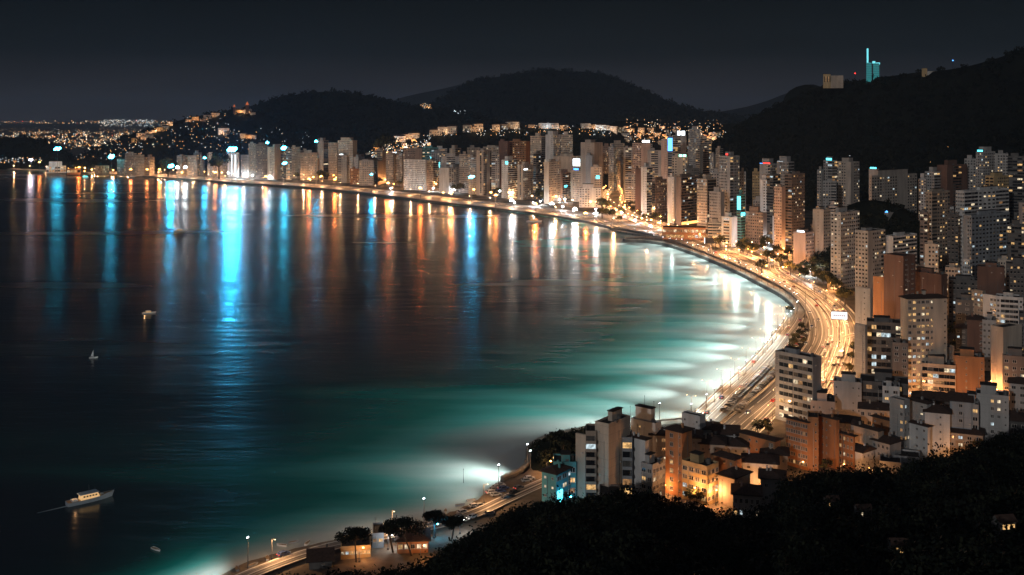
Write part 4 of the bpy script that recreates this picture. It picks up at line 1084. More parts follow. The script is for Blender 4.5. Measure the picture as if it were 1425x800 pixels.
mb = MB(); mb.box(-5 * k, 7 * k, 0, .8, 13 * k, 21 * k, DARK); mb.build('panel', o)
mb = MB(); mb.box(-5.6 * k, -5.02 * k, -.1, .9, 13 * k, 21 * k, signmat('white')); mb.build('lit_edge', o)
# ------------------------------------------------------------------ lamps
HEADM = {'orange': glow('lamp_orange', (1, .42, .09), 30), 'white': glow('lamp_white', (.85, .93, 1), 34), 'teal': glow('lamp_teal', (.06, .72, 1), 40), 'warm': glow('lamp_warm', (1, .66, .34), 6), 'violet': glow('lamp_violet', (.85, .8, 1), 34)}
LC = {'orange': (1, .43, .15), 'ember': (1, .17, .025), 'white': (.82, .92, 1), 'teal': (.03, .52, 1), 'warm': (1, .53, .23), 'violet': (.8, .75, 1), 'sea': (.80, 1, .95)}
LDATA = {}
def point_light(name, c, power, loc, parent=None, radius=.6):
    key = (c, round(power))
    if key not in LDATA:
        l = bpy.data.lights.new('lamp_light', 'POINT'); l.energy = power; l.color = LC[c]; l.shadow_soft_size = radius; LDATA[key] = l
    o = bpy.data.objects.new(name, LDATA[key]); o.location = loc; COL.objects.link(o)
    if parent: o.parent = parent
    return o
LM = {}
def street_lamp(loc, h, c='orange', power=3000, face=0.0, label='', group='', double=False, r=.55):
    """post, arm(s), lantern and its light"""
    o = empty('street_lamp', loc, face); tag(o, label, 'street lamp', group)
    key = (round(h, 1), c, double, r)
    if key not in LM:
        mb = MB(); mb.tube((0, 0, -1), (0, 0, h), .16, .09, STEEL, 6); mb.box(-.3, .3, -.3, .3, -.2, .5, STEEL)
        pole = mb.mesh('pole', False)
        mb = MB(); L = min(2.4, h * .22)
        for s in ((1, -1) if double else (1,)):
            mb.tube((0, 0, h - .3), (s * L, 0, h + .35), .08, .06, STEEL, 5)
        arm = mb.mesh('arm')
        mb = MB()
        for s in ((1, -1) if double else (1,)):
            mb.ball((s * (L + .3), 0, h + .25), r, HEADM[c], 8, 6, .6)
        LM[key] = (pole, arm, mb.mesh('lantern', True), L)
    pole, arm, lan, L = LM[key]
    inst('pole', pole, o); inst('lantern', lan, inst('arm', arm, o))
    if power: point_light('lamp_light', c, power, (L + .3, 0, h - .5), o)
    return o
def along(pl, gap, start=0.0):
    out = []; acc = start; 
    for i in range(1, len(pl)):
        d = pl[i] - pl[i - 1]; L = d.length; 
        while acc <= L:
            out.append((pl[i - 1] + d * (acc / max(L, 1e-6)), math.atan2(d.y, d.x))); acc += gap
        acc -= L
    return out
def lamps_on(key, gap, side, h, c, power, label, group, double=False, skip=None, r=.55):
    pl, w = ROADS[key]
    for p, ang in along(pl, gap, gap * .4):
        if skip and skip(p): continue
        n = Vector((math.sin(ang), -math.cos(ang)))
        q = p + n * side * (w / 2 + 1.2) if side else p
        street_lamp((q.x, q.y, 3.0), h * rnd.uniform(.94, 1.06), c, power, ang + (PI / 2 if side > 0 else -PI / 2), label, group, double, r)
PW = 1.0
lamps_on('coast', 46, -1, 10, 'warm', 11000 * PW, 'slim street lamp with a warm lantern along the landward edge of the coastal highway', 'lamps of the coastal highway', skip=lambda p: p.y > 1420, r=.22)
lamps_on('coast', 66, 1, 10, 'warm', 42000 * PW, 'street lamp between the far promenade and the coastal highway', 'lamps of the far highway', skip=lambda p: p.y < 1420, r=.8)
lamps_on('seaward', 30, 1, 9, 'warm', 5500 * PW, 'double-armed lamp on the edge of the seaward lanes', 'double-armed seaside lamps', True, r=.26)
lamps_on('quarter', 44, 1, 9, 'orange', 11000 * PW, 'orange street lamp on the inland carriageway', 'lamps of the inland carriageway', skip=lambda p: p.y < 560, r=.26)
lamps_on('slip', 52, -1, 8, 'warm', 6000 * PW, 'street lamp beside the slip road', 'lamps of the slip road', r=.22)
lamps_on('service', 40, -1, 8, 'warm', 6000 * PW, 'lamp in the car park strip between the carriageways', 'lamps of the car park strip', r=.22)
lamps_on('avenue', 44, 1, 9, 'orange', 14000 * PW, 'orange lamp on the curving avenue between the towers', 'lamps of the curving avenue', r=.8)
lamps_on('avenue', 60, -1, 9, 'warm', 12000 * PW, 'warm lamp on the seaward side of the curving avenue', 'lamps of the curving avenue', r=.8)
lamps_on('avenue_east', 50, 1, 9, 'orange', 11000 * PW, 'orange lamp among trees at the foot of the avenue towers', 'lamps at the foot of the towers', r=.8)
lamps_on('beach', 44, -1, 7, 'warm', 4500 * PW, 'slim lamp post with a small warm light by the beach road', 'lamps of the beach road', r=.18)
# orange lanterns close in front of the far buildings
gx = [150, 260, 420, 520, 600, 700, 800, 850]; gy = [243, 247.5, 252, 257, 266, 277, 289, 298]
x = 96.0
while x < 846:
    yb_ = float(np.interp(x, gx, gy)) - rnd.uniform(1.2, 4.2)
    orange_ = not (308 < x < 345 or 372 < x < 400 or 690 < x < 720 or 755 < x < 800) or rnd.random() < .3
    p = at(x, yb_)
    street_lamp(p, rnd.choice([8.0, 10.0, 12.0]), ('orange' if rnd.random() < .6 else 'warm') if orange_ else 'white', rnd.choice([30000, 50000, 80000]) * PW, rnd.uniform(-.6, .6) - PI / 2,
                'warm lantern in front of the far promenade blocks' if orange_ else 'white lantern in front of the far promenade blocks', 'lanterns before the far blocks', r=rnd.choice([1.0, 1.4, 1.9]))
    x += rnd.uniform(8, 14)
# clumps of brighter orange lights
for px, py in ((98, 236), (106, 233), (118, 238), (128, 236), (432, 250), (446, 246), (468, 247), (495, 249), (540, 250), (548, 256), (556, 253), (566, 256), (573, 258), (617, 268), (628, 270), (690, 253), (845, 285), (858, 292), (868, 288), (880, 300),
               (893, 304), (906, 306), (918, 310), (846, 270), (870, 281), (930, 312), (945, 316), (1010, 345), (1028, 350), (1090, 349), (1098, 355), (1104, 348), (1082, 356), (1010, 350), (1155, 398), (1066, 372), (1046, 352), (1128, 372), (1226, 438), (1218, 446)):
    yb_ = py + rnd.uniform(4, 7); p = at(px, yb_); h = (yb_ - py) * p.y / F
    street_lamp(p, max(6, h), 'orange', 34000 * PW * min(1, p.y / 1500) + 2000, -PI / 2, 'bright orange lamp among the trees and blocks behind the coastal road', 'orange lamps behind the coastal road', r=1.2 if p.y > 1200 else .6)
for px, py in ((603, 262), (632, 264), (544, 262), (716, 282), (742, 283), (752, 280), (783, 287), (798, 293), (786, 277), (829, 292), (340, 243), (352, 244), (365, 243), (388, 240), (376, 245), (330, 245), (1016, 338), (1127, 379), (1070, 341), (865, 296), (884, 307), (905, 316)):
    yb_ = py + rnd.uniform(4, 6); p = at(px, yb_); h = (yb_ - py) * p.y / F
    street_lamp(p, max(6, h), 'white', 60000 * PW * min(1, p.y / 1500), -PI / 2, 'bright white lamp before the blocks behind the coastal road', 'white lamps behind the coastal road', r=1.4 if p.y > 1300 else .6)

def floodlight(loc, h, c, power, aim, label, n=6, spread=70, blend=.6, r=1.0, name='floodlight_mast', cat='floodlight mast', head=3.0, all_round=0):
    """mast with a bank of floodlight heads; the beam is a spot lamp"""
    o = empty(name, loc, 0); tag(o, label, cat, 'floodlight masts round the bay')
    mb = MB(); mb.tube((0, 0, -3), (0, 0, h), .5 if h > 18 else .2, .25 if h > 18 else .1, STEEL, 8); mb.build('pole', o)
    mb = MB(); mb.box(-head, head, -.25, .25, h - .2, h + .2, DARK); mb.build('crossbar', o)
    mb = MB()
    for i in range(n):
        x = -head + 2 * head * (i + .5) / n
        mb.ball((x, -.4, h + .5 + (i % 2) * r * .9), r, HEADM[c], 8, 6, .9)
    mb.build('lamp_bank', o, True)
    if power:
        l = bpy.data.lights.new('flood_beam', 'SPOT'); l.energy = power; l.color = LC['ember' if c == 'orange' else c]; l.spot_size = R(spread); l.spot_blend = blend; l.shadow_soft_size = max(1.0, head * 1.5)
        lo = bpy.data.objects.new('flood_beam', l); lo.location = (0, -1.5, h); COL.objects.link(lo); lo.parent = o
        l.energy *= .5
        a = Vector(aim) - Vector((loc[0], loc[1] - 1.5, loc[2] + h))
        lo.rotation_euler = (-a).to_track_quat('Z', 'Y').to_euler()
    if all_round: point_light('flood_spill', c, all_round, (0, -1.8, h), o, 1.0)
    return o
FP = 1.0
def flood_px(px, py, yb, c, power, label, spill=9000, aimd=760, **k):
    p = at(px, yb); h = (yb - py) * p.y / F
    u = (px - 712.5) / F
    return floodlight((p.x, p.y, 3), h, c, power * FP, (u * aimd, aimd, 0), label, all_round=spill, **k)
flood_px(43, 223, 239.5, 'violet', .06e6, 'tall mast with a white-violet floodlight at the promenade tip', head=4, r=1.6)
flood_px(80, 208, 241, 'teal', .1e6, 'tallest mast with twin teal floodlights near the white clubhouse', head=8, r=3.3, n=4)
flood_px(155, 219, 245, 'teal', .3e6, 'tall teal floodlight mast before the first tan blocks', head=5, r=3.6, n=4)
flood_px(238, 232, 248, 'teal', 1.1e6, 'shorter teal floodlight mast left of two white ones', head=5, r=3.0, n=4)
flood_px(247, 233.5, 248.5, 'white', .035e6, 'white floodlight right beside the short teal mast', head=3, r=2.1, n=3)
flood_px(258, 233, 249, 'white', .1e6, 'white floodlight, right one of the pair beside the short teal mast', head=3, r=2.0, n=3)
flood_px(323, 209, 253, 'teal', 5.6e6, 'teal-white floodlight mast blazing above the bright white block', head=9, r=3.8, n=6, spill=60000)
flood_px(395, 207, 256, 'teal', .04e6, 'high teal floodlight over a bluish block, upper of two', head=4, r=2.9, n=4)
flood_px(396, 228, 257, 'teal', .05e6, 'lower teal floodlight directly below the high one', head=4, r=2.0, n=4)
flood_px(372, 199, 254, 'teal', .06e6, 'small teal light over the roofs left of the high floodlight', head=2.5, r=1.8, n=3)
flood_px(440, 197, 256, 'teal', .06e6, 'small teal light beside the beige roof edge', head=2.5, r=1.6, n=3)
flood_px(285, 220, 250, 'teal', .15e6, 'teal light on a pole between two pale blocks', head=2.5, r=1.6, n=3)
flood_px(656, 247, 283, 'teal', .14e6, 'teal-white floodlight mast before the white blank block', head=4, r=1.7, n=4, spill=25000)
flood_px(517, 243, 268, 'teal', .06e6, 'slim mast with a small teal floodlight beside the beige block', head=2, r=1.0, n=3)
flood_px(712, 279, 293, 'white', .02e6, 'white floodlight at the quay opposite the cream row', head=3, r=1.1, n=3)
flood_px(768, 284, 301, 'white', .02e6, 'white floodlight at the quay before the low white block', head=3, r=1.2, n=3)
flood_px(800, 291, 307, 'white', .02e6, 'white floodlight near the quay end, left one', head=2.4, r=1.0, n=3)
flood_px(829, 297, 313, 'white', .02e6, 'white floodlight near the quay end, right one', head=2.4, r=.9, n=3)
# broad orange floods over the quay give the red-orange columns on the water
for i, (px, py, yb, pw) in enumerate(((55, 226, 240, .5), (110, 233, 242, .7), (182, 236, 246, .5), (205, 236, 247, .4), (222, 236, 248, .4), (300, 240, 251, .35), (430, 249, 260, 1.0), (466, 250, 263, .8), (540, 255, 272, 1.6), (585, 262, 278, 1.2), (628, 268, 283, 1.1), (745, 284, 298, .8), (690, 272, 291, .35), (815, 297, 309, .35), (370, 246, 256, .35))):
    flood_px(px, py, yb, 'orange', pw * 0.06e6, 'orange floodlight mast on the quay, %s from the left of the orange ones' % ORD[i], spill=9000, head=2.4, r=.9, n=3)

# floods added along the beach to brighten the shallows: bright bars on the water
def sea_flood(px, py, h, power, dx, label, spread=34, dy=0, c='sea', z=3):
    p = at(px, py, 3)
    return floodlight((p.x, p.y, z), h, 'white', 0, (0, 0, 0), label, n=2, r=.16, head=.35, name='beach_floodlight', cat='floodlight') , (p, h, power, dx, dy, spread, c)
def sea_beam(arg):
    o, (p, h, power, dx, dy, spread, c) = arg
    l = bpy.data.lights.new('beach_beam', 'SPOT'); l.energy = power; l.color = LC[c]; l.spot_size = R(spread); l.spot_blend = 1.0; l.shadow_soft_size = .5
    lo = bpy.data.objects.new('beach_beam', l); lo.location = (-4.5, -.8, h); COL.objects.link(lo); lo.parent = o
    a = Vector((dx, dy, -h - 2)); lo.rotation_euler = (-a).to_track_quat('Z', 'Y').to_euler()
rb = random.Random(5)
beach = [q for q in SHORE if 455 < q.y < 1290 and q.x > 62]
for i, (q, ang) in enumerate(along([Vector((v.x, v.y)) for v in beach], 17, 5)):
    row_ = YH + F * H / q.y
    wgt = float(np.interp(row_, [330, 345, 360, 395, 405, 430, 436, 470, 520, 560, 600], [.7, 1.1, 1.2, 1.2, .9, .6, 1.0, 1.6, 1.9, 1.9, 1.4])) * (q.y / 800) ** .5
    o = floodlight((q.x + 1.5, q.y, 3), rb.uniform(6, 9), 'white', 0, (0, 0, 0), 'small white floodlight on a pole added to brighten the shallows along the curved beach', n=2, r=.12, head=.3, name='beach_floodlight', cat='floodlight')
    far_ = i % 2 == 1
    sea_beam((o, (q, rb.uniform(13, 17), wgt * rb.uniform(.6, 1.15) * (.30e5 if not far_ else 2.3e5), rb.uniform(-20, -11) if not far_ else rb.uniform(-105, -70), rb.uniform(-12, 8), rb.uniform(138, 152) if not far_ else rb.uniform(44, 60), 'sea')))
sea_beam(sea_flood(738, 652, 7, .45e5, -34, 'small white floodlight under the headland aimed across the cove', 125, 3))
sea_beam(sea_flood(734, 646, 8, .6e5, -80, 'second small floodlight under the headland nearer the rocks', 84, 4))
for px, py, pw, dx, lab in ((694, 680, .05, -30, 'by the cars'), (590, 730, .03, -34, 'by the pines'), (345, 788, .10, -30, 'at the near end')):
    sea_beam(sea_flood(px, py, 9, pw * 1.6e5, dx, 'small floodlight added on the near beach to brighten the shallow water, ' + lab, 130, 4))
# local lamps
p = at(978, 694); street_lamp(p, 8, 'orange', 9000, -PI / 2, 'orange street lamp before the yellow facade with bare trees', 'lamps of the near quarter', r=.45)
p = at(966, 703); street_lamp(p, 7, 'orange', 5000, -PI / 2, 'orange street lamp at the lower end of the lamplit lane', 'lamps of the near quarter', r=.3)
p = at(996, 703); street_lamp(p, 6, 'orange', 4000, -PI / 2, 'low orange lamp beside the dark hip roof', 'lamps of the near quarter', r=.3)
p = at(1384, 556); street_lamp(p, 5, 'orange', 6000, 0, 'orange lamp at the foot of the floodlit cream slab', 'lamps of the near quarter', r=.35)
p = at(1374, 552); street_lamp(p, 8, 'orange', 3500, 0, 'lamp between the orange block and the cream slab', 'lamps of the near quarter', r=.3)
p = at(1112, 664); street_lamp(p, 6, 'orange', 2000, 0, 'orange lamp below the orange block with close-set windows', 'lamps of the near quarter', r=.3)
p = at(1170, 664); street_lamp(p, 5, 'orange', 1500, 0, 'orange lamp below the shuttered orange house', 'lamps of the near quarter', r=.25)
p = at(1345, 566); street_lamp(p, 5, 'orange', 5000, 0, 'lamp in the yard before the bright orange block', 'lamps of the near quarter', r=.3)
p = at(1280, 566); street_lamp(p, 5, 'orange', 4000, 0, 'lamp below the stepped brown balconies', 'lamps of the near quarter', r=.3)
p = at(790, 707); street_lamp(p, 4, 'teal', 700, 0, 'teal lamp beside the glowing entrance', 'lamps of the near quarter', r=.35)
p = at(761, 663); street_lamp(p, 6, 'orange', 2500, 0, 'orange lamp by the beach road below the headland', 'lamps of the near quarter', r=.35)
for px, py, c, lab in ((585, 779, 'orange', 'lamp outside the warm lit beach restaurant'), (500, 782, 'orange', 'lamp beside the low beach pavilion'), (540, 764, 'white', 'white lamp by the beach kiosk'), (604, 748, 'teal', 'teal lamp under the umbrella pines'), (640, 742, 'white', 'white lamp among the right-hand umbrella pines')):
    p = at(px, py); street_lamp(p, 4.5, c, 1100, 0, lab, 'lamps of the near beach', r=.3)
for px, py, h in ((1182, 646, 4), (1214, 666, 4), (1062, 690, 4), (1236, 614, 4), (1012, 700, 4), (1332, 650, 5), (1264, 560, 5), (1200, 600, 5), (1152, 618, 5), (1120, 620, 5), (1296, 560, 5), (1410, 566, 5), (1350, 600, 4), (1238, 470, 6), (1338, 500, 5), (1390, 492, 6), (1290, 480, 6), (930, 690, 4), (1040, 668, 4)):
    p = at(px, py); street_lamp(p, h, 'orange', rnd.uniform(1200, 3200), rnd.uniform(0, 6), 'small orange lamp in a yard between the houses of the near quarter', 'yard lamps of the near quarter', r=.2)
# tall unlit masts at the bend
for px, yt_, yb, lab in ((1056, 352, 384, 'thin tall unlit mast beside the coastal highway'), (1121, 404, 454, 'tall dark unlit mast standing inside the highway bend'), (1013, 345, 370, 'short thin mast on the coastal road')):
    p = at(px, yb); o = empty('tall_mast', p); tag(o, lab, 'mast')
    mb = MB(); mb.tube((0, 0, -1), (0, 0, (yb - yt_) * p.y / F), .3, .12, STEEL, 7); mb.build('pole', o)
    mb = MB(); mb.box(-.5, .5, -.5, .5, 0, .7, CONC); mb.build('footing', o)

# ------------------------------------------------------------------ trees
BARK = mat('bark', (.06, .045, .035), 0.9, 0.3, 1.0)
LEAFL = mat('leaf_street', (.10, .085, .03), 0.75, 0.4, 0.5, spec=.2)
TREES = []
for v in range(5):
    mb = MB(); r = random.Random(50 + v); hgt = 3.0
    mb.tube((0, 0, -.6), (.1, 0, hgt), .26, .17, BARK, 7)
    cl = []
    for i in range(6):
        a = 2 * PI * i / 6 + r.uniform(-.4, .4); e_ = Vector((math.cos(a) * r.uniform(1.2, 2.4), math.sin(a) * r.uniform(1.2, 2.4), hgt + r.uniform(.8, 2.8)))
        mb.tube((.1, 0, hgt - .2), e_, .12, .04, BARK, 5); cl.append((*e_, r.uniform(1.0, 1.7)))
    cl.append((0, 0, hgt + 2.9, 1.7))
    cl = np.array(cl); V, Q = leaves(cl[:, :3], cl[:, 3], 60, .34)
    TREES.append((mb.mesh('trunk'), np_mesh('crown', V, Q, [LEAFL, LEAF2], np.repeat(nrng.integers(0, 2, len(cl)), 60))))
def tree(loc, s, label, group, name='street_tree'):
    tk, cw = rnd.choice(TREES)
    o = empty(name, loc, rnd.uniform(0, 6.28)); o.scale = (s, s, s * rnd.uniform(.9, 1.1)); tag(o, label, 'tree', group)
    inst('trunk', tk, o); inst('crown', cw, o)
    return o
# along the far promenade, in clumps
for px in (104, 112, 120, 131, 139, 216, 226, 234, 412, 447, 454, 446, 513, 527, 548, 556, 562, 568, 575, 583, 617, 622, 634, 641, 690, 696, 745, 752, 760, 836, 843):
    yb_ = float(np.interp(px, gx, gy)) - rnd.uniform(0, 4)
    p = at(px + rnd.uniform(-2, 2), yb_); tree(p, rnd.uniform(2.0, 3.4), 'round street tree glowing orange before the far promenade blocks', 'trees of the far promenade')
for px, py in ((845, 300), (852, 306), (862, 310), (838, 304), (866, 300), (872, 292), (880, 296), (890, 302), (898, 308), (878, 288), (885, 290), (912, 312), (990, 344), (996, 346), (1002, 344), (1030, 352), (1040, 356), (1046, 358), (1052, 352), (1062, 350), (1068, 366), (1076, 366), (1088, 372), (1082, 358), (1096, 362),
               (1100, 384), (1112, 386), (1120, 390), (1130, 386), (1138, 392), (1146, 398), (1152, 404), (1160, 404), (1165, 410), (1170, 420), (1176, 426), (1120, 378), (1132, 374), (1144, 384), (1110, 370), (1060, 380), (1036, 346), (945, 330), (930, 326)):
    p = at(px, py); tree(p, rnd.uniform(1.4, 2.2), 'leafy tree lit by lamps between the highway bend and the towers', 'trees at the foot of the towers')
for px, py in ((1098, 436), (1116, 462), (1112, 470), (1108, 478), (1104, 486), (1100, 494), (1118, 480), (1096, 500), (1186, 505), (1182, 520), (1188, 494), (1054, 606), (1070, 606), (1178, 532), (1066, 598)):
    p = at(px, py); tree(p, rnd.uniform(.7, 1.15), 'small tree on the strip between two carriageways', 'trees between the carriageways')
for i, (px, py, s) in enumerate(((960, 703, .9), (970, 704, 1.0), (1332, 496, 1.5), (1345, 490, 1.7), (1320, 478, 1.6), (1336, 470, 1.6), (1352, 470, 1.3), (1312, 520, 1.4), (1215, 540, 1.2), (1240, 560, .9), (1365, 640, 1.2), (1300, 660, 1.1), (1415, 470, 1.4), (1340, 440, 1.5), (900, 704, .8), (820, 712, .8), (1150, 660, .8))):
    p = at(px, py); tree(p, s, 'dark garden tree between the houses of the near quarter', 'garden trees of the near quarter', 'garden_tree')
# umbrella pines by the near beach, bushy pines on the headland
def pine(px, py, hpx, wpx, lean, label):
    p = at(px, py, 3); k = p.y / F; h = hpx * k; w = wpx * k / 2
    o = empty('umbrella_pine', p); tag(o, label, 'tree', 'umbrella pines by the beach')
    mb = MB(); top = Vector((lean * k, 0, h * .62)); mb.tube((0, 0, -1.5), top, .35, .22, BARK, 8)
    r = random.Random(int(px)); C = []
    for i in range(12):
        a = 2 * PI * i / 12 + r.uniform(-.3, .3); q = r.uniform(.35, .82); e_ = Vector((top.x + math.cos(a) * w * q, math.sin(a) * w * q, h * r.uniform(.74, .84)))
        mb.tube(top, e_, .13, .04, BARK, 5); C.append((*e_, w * r.uniform(.24, .36)))
    for i in range(10): a = r.uniform(0, 6.28); q = r.uniform(0, .5); C.append((top.x + math.cos(a) * w * q, math.sin(a) * w * q, h * .86, w * .34))
    mb.build('trunk', o); C = np.array(C); V, Q = leaves(C[:, :3], C[:, 3], 130, .26, .5)
    inst('crown', np_mesh('crown', V, Q, [LEAF]), o)
pine(496, 782, 48, 52, -2, 'umbrella pine with a dark flat crown standing alone left of the beach restaurant')
pine(575, 773, 52, 66, -14, 'widest umbrella pine leaning over the beach restaurant')
pine(606, 745, 34, 40, -2, 'umbrella pine with teal light shining through its crown')
pine(628, 750, 30, 42, 4, 'low umbrella pine nearest the black slope')
pine(548, 768, 40, 30, -6, 'small umbrella pine left of the widest one')
pine(819, 640, 52, 26, 2, 'tall pine rising behind the cream slab on the headland')
pine(784, 640, 30, 22, 0, 'bushy pine in the middle of the headland scrub')
# big dark trees standing in front of the waterfront and on the hills behind
for px, py, s, lab in ((305, 249, 9, 'huge dark round tree left of the bright white block'), (234, 246, 6.5, 'big dark tree before the tan promenade blocks'), (535, 214, 9, 'tall dark pine among little lights behind the tan blocks'), (1066, 350, 2.4, 'broad dark tree right of the brown gridded tower')):
    d = F * 147 / (py - YH) if py > 230 else 2560
    p = atd(px, py, d) if py > 230 else atd(px, 222, 2560)
    o = tree(p, s, lab, None, 'large_tree')
# ------------------------------------------------------------------ cars
RUB = mat('tyre_rubber', (.02, .02, .02), .9)
CARC = {'white': (.7, .7, .7), 'silver': (.4, .41, .42), 'black': (.02, .02, .022), 'red': (.35, .03, .025), 'blue': (.05, .08, .2), 'grey': (.14, .14, .15)}
HEAD_M = glow('headlight', (1, .93, .78), 2.6); TAIL_M = glow('tail_light', (1, .06, .03), 3)
def car_proto(c, van=False):
    P = mat('car_' + c, CARC[c], .3, .1, 1.0, spec=.6)
    parts = {}
    L, W, hb, ht = (4.4, 1.8, .85, 1.45) if not van else (5.2, 2.0, 1.1, 2.3)
    prof = [(-L / 2, .35), (-L / 2, hb), (-L * .44, hb + .06), (-L * .30, ht), (L * .12, ht), (L * .27, hb + .05), (L * .47, hb - .08), (L / 2, hb - .25), (L / 2, .35)] if not van else \
           [(-L / 2, .35), (-L / 2, ht), (L * .26, ht), (L * .40, hb + .15), (L * .48, hb - .05), (L / 2, .5), (L / 2, .35)]
    mb = MB(); n = len(prof)
    top = lambda z: W / 2 * (1 - .16 * max(0, (z - hb) / (ht - hb + .01)))
    for i in range(n):
        (x0, z0), (x1, z1) = prof[i], prof[(i + 1) % n]
        mb.face([(x0, -top(z0), z0), (x1, -top(z1), z1), (x1, top(z1), z1), (x0, top(z0), z0)], P)
    mb.face([(x, -top(z), z) for x, z in prof][::-1], P); mb.face([(x, top(z), z) for x, z in prof], P)
    parts['body'] = mb.mesh('body')
    mb = MB(); e = .012
    if not van:
        for s in (-1, 1):
            q = [(-L * .38, hb + .1), (-L * .285, ht - .1), (L * .11, ht - .1), (L * .22, hb + .1)]
            mb.face([(x, s * (top(z) + e), z) for x, z in q][::(1 if s > 0 else -1)], GLASS)
        mb.face([(L * .135 + e, -.62, ht - .06), (L * .255 + e, -.72, hb + .12), (L * .255 + e, .72, hb + .12), (L * .135 + e, .62, ht - .06)], GLASS)
        mb.face([(-L * .315 - e, -.6, ht - .08), (-L * .315 - e, .6, ht - .08), (-L * .42 - e, .7, hb + .15), (-L * .42 - e, -.7, hb + .15)], GLASS)
    else:
        mb.face([(L * .275 + e, -.75, ht - .1), (L * .39 + e, -.85, hb + .25), (L * .39 + e, .85, hb + .25), (L * .275 + e, .75, ht - .1)], GLASS)
        for s in (-1, 1): mb.face([(x, s * (top(z) + e), z) for x, z in ((L * .1, hb + .2), (L * .1, ht - .25), (L * .25, ht - .25), (L * .33, hb + .2))][::s], GLASS)
    parts['windows'] = mb.mesh('windows')
    mb = MB(); mb.tube((0, -.11, 0), (0, .11, 0), .33, .33, RUB, 10); parts['wheel'] = mb.mesh('wheel')
    mb = MB(); mb.tube((0, -.118, 0), (0, .118, 0), .18, .18, STEEL, 8); parts['rim'] = mb.mesh('rim')
    mb = MB(); mb.box(-.06, .06, -.22, .22, -.1, .1, HEAD_M); parts['headlight'] = mb.mesh('headlight')
    mb = MB(); mb.box(-.06, .06, -.2, .2, -.09, .09, TAIL_M); parts['tail_light'] = mb.mesh('tail_light')
    mb = MB(); mb.box(-.06, .06, -.22, .22, -.1, .1, GLASS2); parts['lamp_off'] = mb.mesh('headlight')
    return parts, L, W, hb, van
CP = {c: car_proto(c) for c in CARC}; CP['van'] = car_proto('white', True)
ncar = [0]
def car(x, y, ang, c, on, label, group, z=3.05, detail=True, sc=1.0):
    parts, L, W, hb, van = CP[c]
    ncar[0] += 1
    o = empty('van' if van else 'car', (x, y, z), ang); tag(o, label, 'van' if van else 'car', group)
    if sc != 1: o.scale = (sc,) * 3
    inst('body', parts['body'], o); inst('windows', parts['windows'], o)
    for s in (-1, 1):
        inst('headlight', parts['headlight' if on else 'lamp_off'], o, (L / 2 + .0, s * W * .33, hb - .3))
        if on: inst('tail_light', parts['tail_light'], o, (-L / 2, s * W * .34, hb - .12))
        if detail:
            for f in (-.31, .31): inst('rim', parts['rim'], inst('wheel', parts['wheel'], o, (L * f, s * (W / 2 - .1), .33)))
    return o
def drive(key, gap, offs, dirs, y0, y1, label, z):
    pl, w = ROADS[key]
    for p, ang in along(pl, gap, gap * .3):
        if not y0 < p.y < y1: continue
        j = rnd.randrange(len(offs)); n = Vector((math.sin(ang), -math.cos(ang)))
        q = p + n * offs[j] + Vector((rnd.uniform(-3, 3) * math.cos(ang), rnd.uniform(-3, 3) * math.sin(ang)))
        c = rnd.choice(['white', 'silver', 'grey', 'black', 'red', 'blue', 'white'])
        car(q.x, q.y, ang + (0 if dirs[j] > 0 else PI), c, True, '%s car driving %s with its lights on' % (c, label), 'cars driving ' + label, z, p.y < 1000)
drive('coast', 30, [-6.2, -2.2, 2.2, 6.2], [-1, -1, 1, 1], 480, 1250, 'on the coastal highway', 3.08)
drive('coast', 34, [-6.2, -2.2, 2.2, 6.2], [-1, -1, 1, 1], 1250, 2300, 'on the far waterfront road', 3.08)
drive('seaward', 30, [-5.8, -2, 2, 5.8], [-1, -1, -1, -1], 440, 900, 'on the seaward lanes', 3.1)
drive('quarter', 34, [-4, 0, 4], [1, 1, 1], 480, 1250, 'on the inland carriageway', 3.14)
drive('service', 40, [-2, 2], [1, -1], 440, 760, 'in the car park strip', 3.2)
drive('avenue', 17, [-5.5, -1.8, 1.8, 5.5], [-1, -1, 1, 1], 1000, 2400, 'on the curving avenue', 3.23)
drive('beach', 70, [-1.7, 1.7], [1, -1], 330, 520, 'on the beach road', 3.3)
# the parked row between the carriageways: two files of dark cars
pk = catmull([at(1016, 573), at(1034, 553), at(1052, 536), at(1070, 518), at(1078, 509)], 2.0)
for p, ang in along(pk, 3.0, 1):
    c = rnd.choice(['black', 'grey', 'black', 'blue', 'silver'])
    n = Vector((math.sin(ang), -math.cos(ang)))
    for s in (-3.1, 3.1):
        if rnd.random() < .12: continue
        q = p + n * s
        car(q.x, q.y, ang + PI / 2 + (.2 if s > 0 else PI + .2), c, False, '%s car parked in the double row between the carriageways' % c, 'cars parked between the carriageways')
lot = tag(inst('car_park', ribbon_mesh('car_park', pk, -7, 7, 3.036, mat('car_park_asphalt', (.09, .08, .07), .85, .3, .1))), kind='structure')
for i in range(26):
    t_ = rnd.random(); px = 1088 + 42 * t_ + rnd.uniform(-4, 4); py = 505 - 52 * t_ + rnd.uniform(-3, 3)
    p = at(px, py); c = rnd.choice(['white', 'silver', 'black', 'grey', 'red'])
    car(p.x, p.y, rnd.uniform(0, 6.3), c, False, '%s car parked under the little trees inside the highway bend' % c, 'cars parked inside the highway bend')
for i in range(18):
    p = at(1140 + rnd.uniform(0, 42), 490 + rnd.uniform(-14, 60)); c = rnd.choice(['white', 'silver', 'black', 'grey'])
    car(p.x, p.y, rnd.uniform(0.9, 1.5), c, rnd.random() < .5, '%s car on the apron right of the grey slab' % c, 'cars right of the grey slab')
